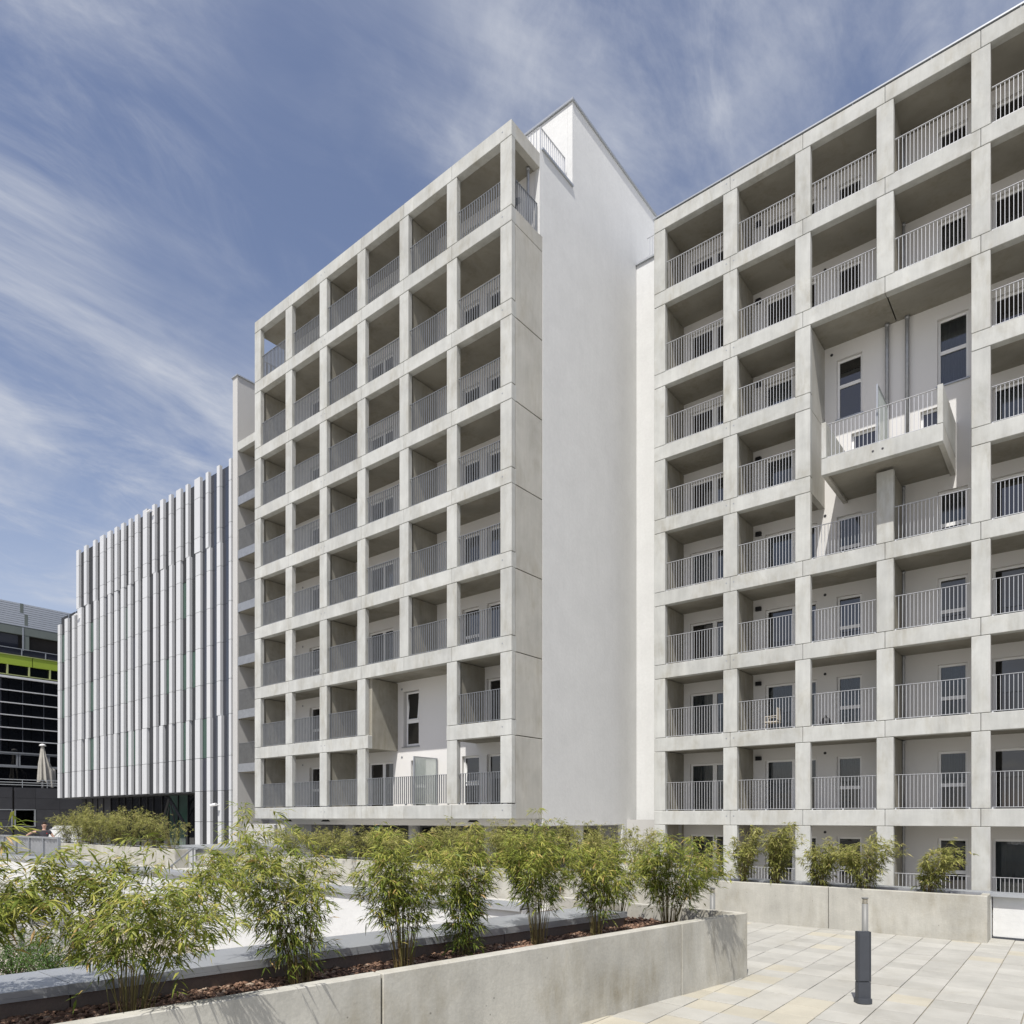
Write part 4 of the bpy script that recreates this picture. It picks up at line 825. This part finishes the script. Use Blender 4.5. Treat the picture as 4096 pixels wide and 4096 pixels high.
def bamboo(x, y, z, h, rad, ncane, nleaf, leaf, label, seed, group, lean=(0.0, 0.0), far=False, bare=0.16, single=0, shoots=0, name='bamboo'):
    rs = np.random.RandomState(seed); root = empty(name, (x, y, z), label, 'bamboo', group)
    th = rs.uniform(0, 2*np.pi, ncane); sp = rs.uniform(0.15, 1.0, ncane)**0.7
    hh = 1.24*h*rs.uniform(0.68, 1.0, ncane)*(1-0.12*sp); hh[:shoots] = h*rs.uniform(1.08, 1.2, shoots) if shoots else hh[:0]; sp[:shoots] *= 0.4
    base = np.stack([x+0.11*rad/0.4*sp*np.cos(th)*rs.uniform(0.4, 1.2, ncane), y+0.11*rad/0.4*sp*np.sin(th)*rs.uniform(0.4, 1.2, ncane), np.full(ncane, z)], 1)
    dirh = np.stack([np.cos(th), np.sin(th)], 1)
    K = 7; T = np.linspace(0, 1, K)
    wob = rs.normal(0, 0.02, (ncane, K, 2))
    def cane_pt(i, t):
        i = np.asarray(i); t = np.asarray(t, float)
        out = rad*sp[i]*(0.25*t+0.85*t**2.2)
        px = base[i, 0]+dirh[i, 0]*out+lean[0]*t**1.8; py = base[i, 1]+dirh[i, 1]*out+lean[1]*t**1.8
        pz = base[i, 2]+hh[i]*(t-0.20*sp[i]*t**3)
        return np.stack([px, py, pz], -1)
    V = []; F = []; tone = []; q = 0; n3 = 3; r0 = 0.0042 if not far else 0.006
    for i in range(ncane):
        pts = cane_pt(np.full(K, i), T*1.0); pts[1:, :2] += wob[i, 1:]*T[1:, None]*0.6
        ct = rs.rand()
        for k in range(K):
            r = r0*(1-0.75*T[k])
            for a in range(n3): an = 2*np.pi*a/n3; V.append(pts[k]+np.array([math.cos(an)*r, math.sin(an)*r, 0]))
        for k in range(K-1):
            for a in range(n3): b = (a+1) % n3; F.append((q+k*n3+a, q+k*n3+b, q+(k+1)*n3+b, q+(k+1)*n3+a)); tone.append(min(1, ct*0.6+0.4*T[k]))
        q += K*n3
    mesh_from_arrays('canes', np.array(V), np.array(F), 'cane', root, np.array(tone), at=(x, y, z+h/2))
    # twigs with leaf fans
    nf = 6; ntw = max(1, nleaf//nf)
    ci = rs.randint(0, ncane, ntw); t = bare+(1.03-bare)*rs.rand(ntw)**0.62
    o = cane_pt(ci, t); az = th[ci]+rs.normal(0, 1.5, ntw); el = rs.normal(0.25, 0.45, ntw)
    Dt = np.stack([np.cos(az)*np.cos(el), np.sin(az)*np.cos(el), np.sin(el)], 1); Lt = rs.uniform(0.05, 0.26, ntw)*(rad/0.4)*(1.15-0.55*t)
    tipz = o+Dt*Lt[:, None]; tipz[:, 2] -= 0.25*Lt**1.0*0.5
    r = 0.0012 if not far else 0.002
    tv = np.stack([o+[r, 0, 0], o+[-r, 0, r], tipz], 1); tf = np.arange(ntw*3).reshape(ntw, 3)
    mesh_from_arrays('twigs', tv, tf, 'cane', root, rs.rand(ntw)*0.7+0.3, kind='stuff', at=(x, y, z+h/2))
    idx = np.repeat(np.arange(ntw), nf); s = rs.uniform(0.25, 1.0, len(idx)); P = o[idx]+(tipz-o)[idx]*s[:, None]
    az2 = az[idx]+rs.normal(0, 0.75, len(idx)); el2 = rs.normal(-0.15, 0.42, len(idx))+0.3*(t[idx]-0.5)
    D = np.stack([np.cos(az2)*np.cos(el2), np.sin(az2)*np.cos(el2), np.sin(el2)], 1); D[:, 0] += 0.16; D[:, 2] -= 0.08
    D /= np.linalg.norm(D, axis=1, keepdims=True)
    Ln = leaf*rs.uniform(0.5, 1.25, len(idx)); Wd = Ln*rs.uniform(0.11, 0.165, len(idx))*(1.3 if far else 1.0)
    LV = leaf_arrays(P, D, Ln, Wd, 0.22, rs); clump = rs.rand(ncane)
    tone = np.clip(rs.normal(0.32, 0.19, len(idx))+0.42*(t[idx]-0.5)+0.16*(clump[ci][idx]-0.5), 0.02, 0.88); dead = rs.rand(len(idx)) < 0.045; tone[dead] = rs.uniform(0.88, 1.0, dead.sum())  # tone rises along the cane: sunlit tops and shaded base put into colour
    mat = 'bamboo_leaf_far' if far else 'bamboo_leaf'
    take = np.zeros(len(idx), bool)
    if single:                                   # the outermost, largest leaves are leaves of their own
        toward = -(P[:, 0]*-math.sin(TH)+P[:, 1]*math.cos(TH))+Ln*3; take[np.argsort(-toward)[:single]] = True
        for j in np.nonzero(take)[0]:
            v = LV[j]; meshobj('leaf', v, [tuple(f) for f in LT.tolist()], mat, root, at=v[0], attr=[tone[j]]*4)
    LV = LV[~take]; tn = np.repeat(tone[~take], 4); m_ = len(LV)
    Fa = (LT[None]+5*np.arange(m_)[:, None, None]).reshape(-1, 3)
    mesh_from_arrays('foliage', LV, Fa, mat, root, tn, kind='stuff', at=(x, y, z+h/2)); return root
GN = 'bamboo clumps along the foreground planter'; zs_ = -1.39
NEAR = [(-5.78, 1.15, 1.26, 0.48, 26, 3700, (0.48, 0.36), 0, 'bamboo clump cut off by the left edge, leaning in over the coping', 0.12),
        (-4.98, 2.12, 1.08, 0.56, 44, 6200, (0.16, 0.14), 2, 'big spreading bamboo clump at lower left, with tall thin shoots', 0.098),
        (-4.96, 3.40, 1.32, 0.42, 34, 6200, (-0.22, -0.20), 3, 'dark dense bamboo clump whose tall leafy shoots lean left, second whole one from the left', 0.10),
        (-4.66, 4.26, 1.20, 0.35, 44, 5600, (0.02, -0.02), 0, 'upright bamboo clump with many bare canes standing beside the planter wall joint', 0.095),
        (-4.82, 5.22, 1.16, 0.32, 26, 4600, (0.0, 0.0), 2, 'bamboo clump with leafy low skirt in the middle of the foreground planter', 0.105),
        (-4.60, 6.14, 1.27, 0.36, 38, 5600, (0.03, -0.04), 2, 'tall bamboo clump with reddish bark showing left of its bare canes', 0.10),
        (-4.40, 7.00, 1.10, 0.31, 28, 4300, (0.0, 0.0), 0, 'slender bamboo clump, third from the right end of the foreground planter', 0.095),
        (-4.66, 7.95, 0.98, 0.27, 24, 1900, (0.0, 0.05), 0, 'thin airy bamboo clump beyond the end of the metal coping', 0.095),
        (-4.02, 8.10, 1.16, 0.42, 46, 6200, (0.32, -0.26), 1, 'full bamboo clump at the right end of the foreground planter, shading its outer wall', 0.10)]
for k, (x, y, h, rad, nc, nl, lean, sh, lab, lf) in enumerate(NEAR): bamboo(x, y, zs_, h, rad, nc, nl, lf, lab, 100+k, GN, lean, shoots=sh, single=(260 if k in (1, 2) else 0), bare=(0.55, 0.40, 0.16, 0.34, 0.06, 0.36, 0.28, 0.34, 0.28)[k])
GR = 'bamboo clumps in the planter before the right-hand block'
RP = [(-5.30, 1.12, 0.28, 'leafy bamboo in front of the second concrete post of the right-hand block', 0.14, 1900), (-4.66, 1.20, 0.34, 'taller bamboo right of the far bollard light, in the long planter', 0.16, 2800), (-3.86, 0.88, 0.32, 'low rounded bamboo beside the joint of the long planter wall', 0.12, 2500), (-3.08, 0.98, 0.42, 'wide bamboo with sprays reaching right above the near bollard light', 0.12, 2900), (-2.08, 0.86, 0.30, 'last bamboo on the right, its top leaning right before a window', 0.30, 2000)]
for k, (x, h, rad, lab, ln, nl) in enumerate(RP): bamboo(x, 13.90, -1.33, h, rad, 26, nl, 0.11, lab, 200+k, GR, (ln, -0.05), far=True, bare=0.10, shoots=1)
GM = 'bamboo hedge in the middle planter behind the foreground clumps'
xm = [-20.7, -19.3, -18.1, -17.0, -16.0, -15.0, -14.1, -13.2, -12.3, -11.5, -10.7, -9.9, -9.1, -8.3, -7.5]
MLab = ['bamboo standing first at the left end of the middle planter, under the round wall lamp', 'second bamboo from the left in the middle planter', 'third bamboo from the left in the middle planter', 'fourth bamboo from the left in the middle planter', 'middle planter bamboo directly below the green exit sign', 'middle planter bamboo just right of the exit sign', 'middle planter bamboo seventh from its left end', 'middle planter bamboo at the centre of that hedge', 'middle planter bamboo seventh from its right end', 'middle planter bamboo before the corner of the concrete grid', 'middle planter bamboo below the concrete side panels', 'middle planter bamboo before the white windowless wall', 'middle planter bamboo before the passage under the white wall', 'second bamboo from the right in the middle planter', 'rightmost bamboo of the middle planter, before the bright narrow wall']
for k, x in enumerate(xm): bamboo(x, 13.92+rng.uniform(-0.04, 0.04), -1.33, rng.uniform(1.1, 1.35)*(0.78 if x < -13.5 else 0.95), 0.55, 22, 2800, 0.10, MLab[k], 300+k, GM, (rng.uniform(-0.1, 0.15), -0.08), far=True, bare=0.06)
GF = 'bamboo hedge before the white finned building'
FLab = ['leftmost bamboo of the distant hedge, below the white finned building', 'second bamboo from the left in the distant hedge', 'third bamboo from the left in the distant hedge, tallest', 'fourth bamboo from the left in the distant hedge', 'bamboo in the distant hedge left of the triangular porch', 'bamboo in the distant hedge before the triangular porch', 'distant bamboo standing apart at the right end of the hedge', 'sparse distant bamboo with thin sprays before the lowest white fins']
for k, (x, h) in enumerate(((-40.3, 1.55), (-38.6, 1.75), (-37.3, 1.85), (-35.9, 1.65), (-34.4, 1.75), (-32.9, 1.8), (-30.6, 1.7), (-29.2, 1.3))): bamboo(x, 13.92, -1.33, h, 0.62 if k < 7 else 0.6, 30, 2900 if k < 7 else 900, 0.12, FLab[k], 400+k, GF, (0.05, -0.08), far=True, bare=0.05)
# leafy ground shrubs in the sunken yard
def shrub(x, y, z, h, rad, n, label, seed):
    rs = np.random.RandomState(seed); root = empty('shrub', (x, y, z), label, 'shrub', 'low shrubs in the sunken yard')
    st = MB()
    tips = []
    for i in range(26):
        a = rs.uniform(0, 6.28); e = rs.uniform(0.1, 1)**0.6; tip = (x+rad*e*math.cos(a), y+rad*e*math.sin(a)*0.8, z+h*(1.05-0.5*e)*rs.uniform(0.7, 1.1)); st.bar((x, y, z), tip, 0.008, n=3, r2=0.003); tips.append(tip)
    st.make('stems', 'soil', root, kind='stuff'); tips = np.array(tips); ii = rs.randint(0, 26, n); s = rs.uniform(0.3, 1.08, n)
    P = np.array([x, y, z])+(tips[ii]-np.array([x, y, z]))*s[:, None]+rs.normal(0, 0.05, (n, 3)); D = rs.normal(0, 1, (n, 3)); D[:, 2] += 0.2; D /= np.linalg.norm(D, axis=1, keepdims=True)
    L = rs.uniform(0.025, 0.05, n); V = leaf_arrays(P, D, L, L*0.6, 0.1, rs); Fa = (LT[None]+5*np.arange(n)[:, None, None]).reshape(-1, 3)
    mesh_from_arrays('foliage', V, Fa, 'shrub_leaf', root, np.repeat(np.clip(rs.normal(0.5, 0.25, n), 0, 1), 4), kind='stuff', at=(x, y, z))
for k, (x, y, h, r_, lab) in enumerate(((-14.9, 4.3, 1.0, 0.8, 'low green shrub at the left edge beneath the overhanging bamboo'), (-13.6, 4.5, 0.92, 0.75, 'low green shrub before the wire mesh fence'), (-12.3, 4.75, 0.62, 0.65, 'smallest green shrub beside the pale fence post'))): shrub(x, y, -2.88, h, r_, 3800, lab, 500+k)
# ================================================================ BARK MULCH, GRAVEL
def rocks(name, pts, size, mat, parent, seed, flat=0.6):
    rs = np.random.RandomState(seed); n = len(pts)
    o8 = np.array([(1, 0, 0), (-1, 0, 0), (0, 1, 0), (0, -1, 0), (0, 0, 1), (0, 0, -1), (.6, .6, .5), (-.6, .6, .4), (.6, -.6, .5), (-.6, -.6, .45)], float)
    F0 = np.array([(0, 6, 4), (6, 2, 4), (2, 7, 4), (7, 1, 4), (1, 9, 4), (9, 3, 4), (3, 8, 4), (8, 0, 4), (0, 5, 6), (6, 5, 2), (2, 5, 7), (7, 5, 1), (1, 5, 9), (9, 5, 3), (3, 5, 8), (8, 5, 0)])
    sz = rs.uniform(size[0], size[1], n); j = o8[None]*rs.uniform(0.65, 1.25, (n, 10, 1)); a = rs.uniform(0, 6.28, n); c, s = np.cos(a)[:, None], np.sin(a)[:, None]
    st = rs.uniform(0.7, 1.3, (n, 1)); X = j[:, :, 0]*st; Y = j[:, :, 1]/st; V = np.stack([X*c-Y*s, X*s+Y*c, j[:, :, 2]*flat+0.35*X*rs.normal(0, 0.5, (n, 1))], 2)*sz[:, None, None]+pts[:, None, :]
    F = (F0[None]+10*np.arange(n)[:, None, None]).reshape(-1, 3); tone = np.repeat(np.clip(rs.normal(0.5, 0.27, n), 0, 1), 16)
    return mesh_from_arrays(name, V, F, mat, parent, tone, kind='stuff', at=pts.mean(axis=0))
rs = np.random.RandomState(9); pts = []
while len(pts) < 11000:
    y = rs.uniform(0.2, 8.7); x0 = cop_x(y)-0.02 if y < 7.95 else -6.2; x1 = wall_x(y)-0.13
    x = rs.uniform(x0, x1)
    if y > 7.95 and x < -5.9: continue
    pts.append((x, y, -1.385+rs.uniform(-0.006, 0.022)))
rocks('bark_mulch', np.array(pts), (0.012, 0.036), 'mulch_stone', np_, 10)
pts = []
while len(pts) < 9000: pts.append((rs.uniform(-19, -9.5), rs.uniform(2.5, 7.95), -2.875+rs.uniform(0, 0.01)))
gv = tag(rocks('gravel', np.array(pts), (0.018, 0.045), 'gravel_stone', None, 12), 'pale loose gravel on the floor of the sunken yard', 'gravel')

# ================================================================ PERSON
def skin_obj(name, pts, edges, mat, parent, lvl=2, root=0):
    me = bpy.data.meshes.new(name); me.from_pydata([p[:3] for p in pts], edges, []); o = bpy.data.objects.new(name, me); COL.objects.link(o)
    md = o.modifiers.new('s', 'SKIN'); md.use_smooth_shade = True
    for i, p in enumerate(pts):
        rr = p[3] if isinstance(p[3], tuple) else (p[3], p[3]); me.skin_vertices[0].data[i].radius = rr
    me.skin_vertices[0].data[root].use_root = True
    sb = o.modifiers.new('b', 'SUBSURF'); sb.levels = lvl; sb.render_levels = lvl
    dg = bpy.context.evaluated_depsgraph_get(); dg.update(); nm = bpy.data.meshes.new_from_object(o.evaluated_get(dg)); bpy.data.objects.remove(o)
    nm.materials.clear(); nm.materials.append(M[mat])
    for p in nm.polygons: p.use_smooth = True
    n = bpy.data.objects.new(name, nm); link(n, parent); n.location = Vector((0, 0, 0))-org(parent)
    return n
def person():
    D0 = 29.7; t0 = (176-2048)/2842; cx = D0*(-math.sin(TH)+t0*math.cos(TH)); cy = D0*(math.cos(TH)+t0*math.sin(TH))
    root = empty('person', (cx, cy, GZ), 'person in dark grey T-shirt and glasses, one arm stretched sideways, behind the corrugated fence', 'person')
    f = Vector((-cx, -cy, 0)).normalized(); r_ = Vector((-f.y, f.x, 0))          # f faces the camera; r_ = the viewer's right
    def P(a, b, c, rad): q = Vector((cx, cy, GZ))+r_*a+f*b+Vector((0, 0, c)); return (q.x, q.y, q.z, rad)
    B = [P(0, 0, 0.95, (0.15, 0.11)), P(0, 0, 1.15, (0.135, 0.10)), P(0.01, 0, 1.36, (0.17, 0.115)), P(0.01, 0, 1.50, (0.07, 0.065)), P(0.01, 0.01, 1.58, 0.055), P(0.01, 0.03, 1.66, (0.075, 0.09)), P(0.01, 0.02, 1.76, (0.07, 0.085)),
         P(-0.19, 0, 1.45, 0.06), P(-0.40, 0.02, 1.42, 0.045), P(-0.55, 0.10, 1.33, 0.036), P(-0.62, 0.15, 1.27, 0.026),
         P(0.20, 0, 1.44, 0.06), P(0.33, 0.0, 1.22, 0.045), P(0.44, 0.08, 1.03, 0.035), P(0.48, 0.11, 0.96, 0.026),
         P(-0.10, 0, 0.86, 0.10), P(-0.13, 0.02, 0.50, 0.065), P(-0.15, -0.02, 0.09, 0.042), P(-0.16, 0.12, 0.04, 0.04), P(0.10, 0, 0.86, 0.10), P(0.14, 0.02, 0.50, 0.065), P(0.16, -0.02, 0.09, 0.042), P(0.17, 0.12, 0.04, 0.04)]
    E = [(0, 1), (1, 2), (2, 3), (3, 4), (4, 5), (5, 6), (2, 7), (7, 8), (8, 9), (9, 10), (2, 11), (11, 12), (12, 13), (13, 14), (0, 15), (15, 16), (16, 17), (17, 18), (0, 19), (19, 20), (20, 21), (21, 22)]
    skin_obj('body', B, E, 'skin', root)
    for (w0, ex, sgn) in (((-0.62, 0.15, 1.27), (-0.09, 0.02, -0.05), 1), ((0.48, 0.11, 0.96), (0.03, 0.03, -0.09), -1)):
        w0 = Vector(w0); e = Vector(ex).normalized(); s_ = Vector((0, 0, 1)).cross(e).normalized(); u = e.cross(s_)
        pts = [P(*(w0), 0.024), P(*(w0+e*0.05), (0.032, 0.016)), P(*(w0+e*0.085), (0.036, 0.014))]; ed = [(0, 1), (1, 2)]
        for k, (off, ln) in enumerate(((-0.03, 0.062), (-0.01, 0.075), (0.01, 0.07), (0.03, 0.055))):
            a = len(pts); b0 = w0+e*0.09+u*off; pts += [P(*b0, 0.009), P(*(b0+e*ln*0.55+s_*0.008), 0.0085), P(*(b0+e*ln+s_*0.022), 0.007)]; ed += [(2, a), (a, a+1), (a+1, a+2)]
        a = len(pts); b0 = w0+e*0.04-u*0.03; pts += [P(*b0, 0.011), P(*(b0+e*0.03-u*0.03), 0.010), P(*(b0+e*0.06-u*0.04), 0.008)]; ed += [(1, a), (a, a+1), (a+1, a+2)]
        skin_obj('hand', pts, ed, 'skin', root, lvl=1)
    Tt = [P(0, 0, 0.93, (0.165, 0.125)), P(0, 0, 1.13, (0.15, 0.118)), P(0.01, 0, 1.34, (0.188, 0.132)), P(0.01, 0, 1.48, (0.10, 0.08)), P(-0.19, 0, 1.45, 0.077), P(-0.31, 0.01, 1.435, 0.068), P(0.20, 0, 1.44, 0.077), P(0.27, 0, 1.32, 0.068)]
    skin_obj('shirt', Tt, [(0, 1), (1, 2), (2, 3), (2, 4), (4, 5), (2, 6), (6, 7)], 'shirt', root)
    Tr = [P(0, 0, 0.97, (0.16, 0.12)), P(-0.10, 0, 0.85, 0.115), P(-0.13, 0.02, 0.50, 0.085), P(-0.15, -0.02, 0.10, 0.07), P(0.10, 0, 0.85, 0.115), P(0.14, 0.02, 0.50, 0.085), P(0.16, -0.02, 0.10, 0.07)]
    skin_obj('trousers', Tr, [(0, 1), (1, 2), (2, 3), (0, 4), (4, 5), (5, 6)], 'trousers', root)
    for a in (-0.155, 0.165): skin_obj('shoe', [P(a, -0.06, 0.045, 0.045), P(a, 0.06, 0.045, 0.05), P(a, 0.18, 0.035, 0.035)], [(0, 1), (1, 2)], 'black_metal', root, lvl=1)
    skin_obj('hair', [P(0.01, -0.05, 1.70, (0.10, 0.09)), P(0.01, -0.02, 1.80, (0.078, 0.07)), P(0.01, 0.05, 1.825, (0.06, 0.035))], [(0, 1), (1, 2)], 'hair', root, lvl=1)
    g = MB()
    def Q(a, b, c): return P(a, b, c, 0)[:3]
    for sx in (-1, 1):
        c0 = 0.01+sx*0.034; ring = [Q(c0+0.025*math.cos(k*0.785), 0.118, 1.715+0.018*math.sin(k*0.785)) for k in range(8)]
        for k in range(8): g.bar(ring[k], ring[(k+1) % 8], 0.004, n=4)
        g.bar(Q(c0+sx*0.025, 0.118, 1.72), Q(0.01+sx*0.08, 0.01, 1.72), 0.004, n=4)
    g.bar(Q(0.002, 0.12, 1.718), Q(0.018, 0.12, 1.718), 0.004, n=4); g.make('glasses', 'black_metal', root)
    MB().poly([Q(0.0, 0.10, 1.69), Q(0.02, 0.10, 1.69), Q(0.01, 0.13, 1.685), Q(0.01, 0.105, 1.73)], [(0, 2, 3), (2, 1, 3), (0, 1, 2)]).make('nose', 'skin', root)
    MB().bar(Q(-0.012, 0.108, 1.652), Q(0.032, 0.108, 1.652), 0.006, n=5).make('mouth', 'pot_red', root)
    for sx in (-1, 1): MB().bar(Q(0.01+sx*0.078, 0.01, 1.70), Q(0.01+sx*0.092, 0.0, 1.72), 0.016, n=6).make('ear', 'skin', root)
    MB().bar(Q(0.10, 0.125, 1.37), Q(0.10, 0.14, 1.37), 0.022, n=8).make('chest_mark', 'red_mark', root)
person()
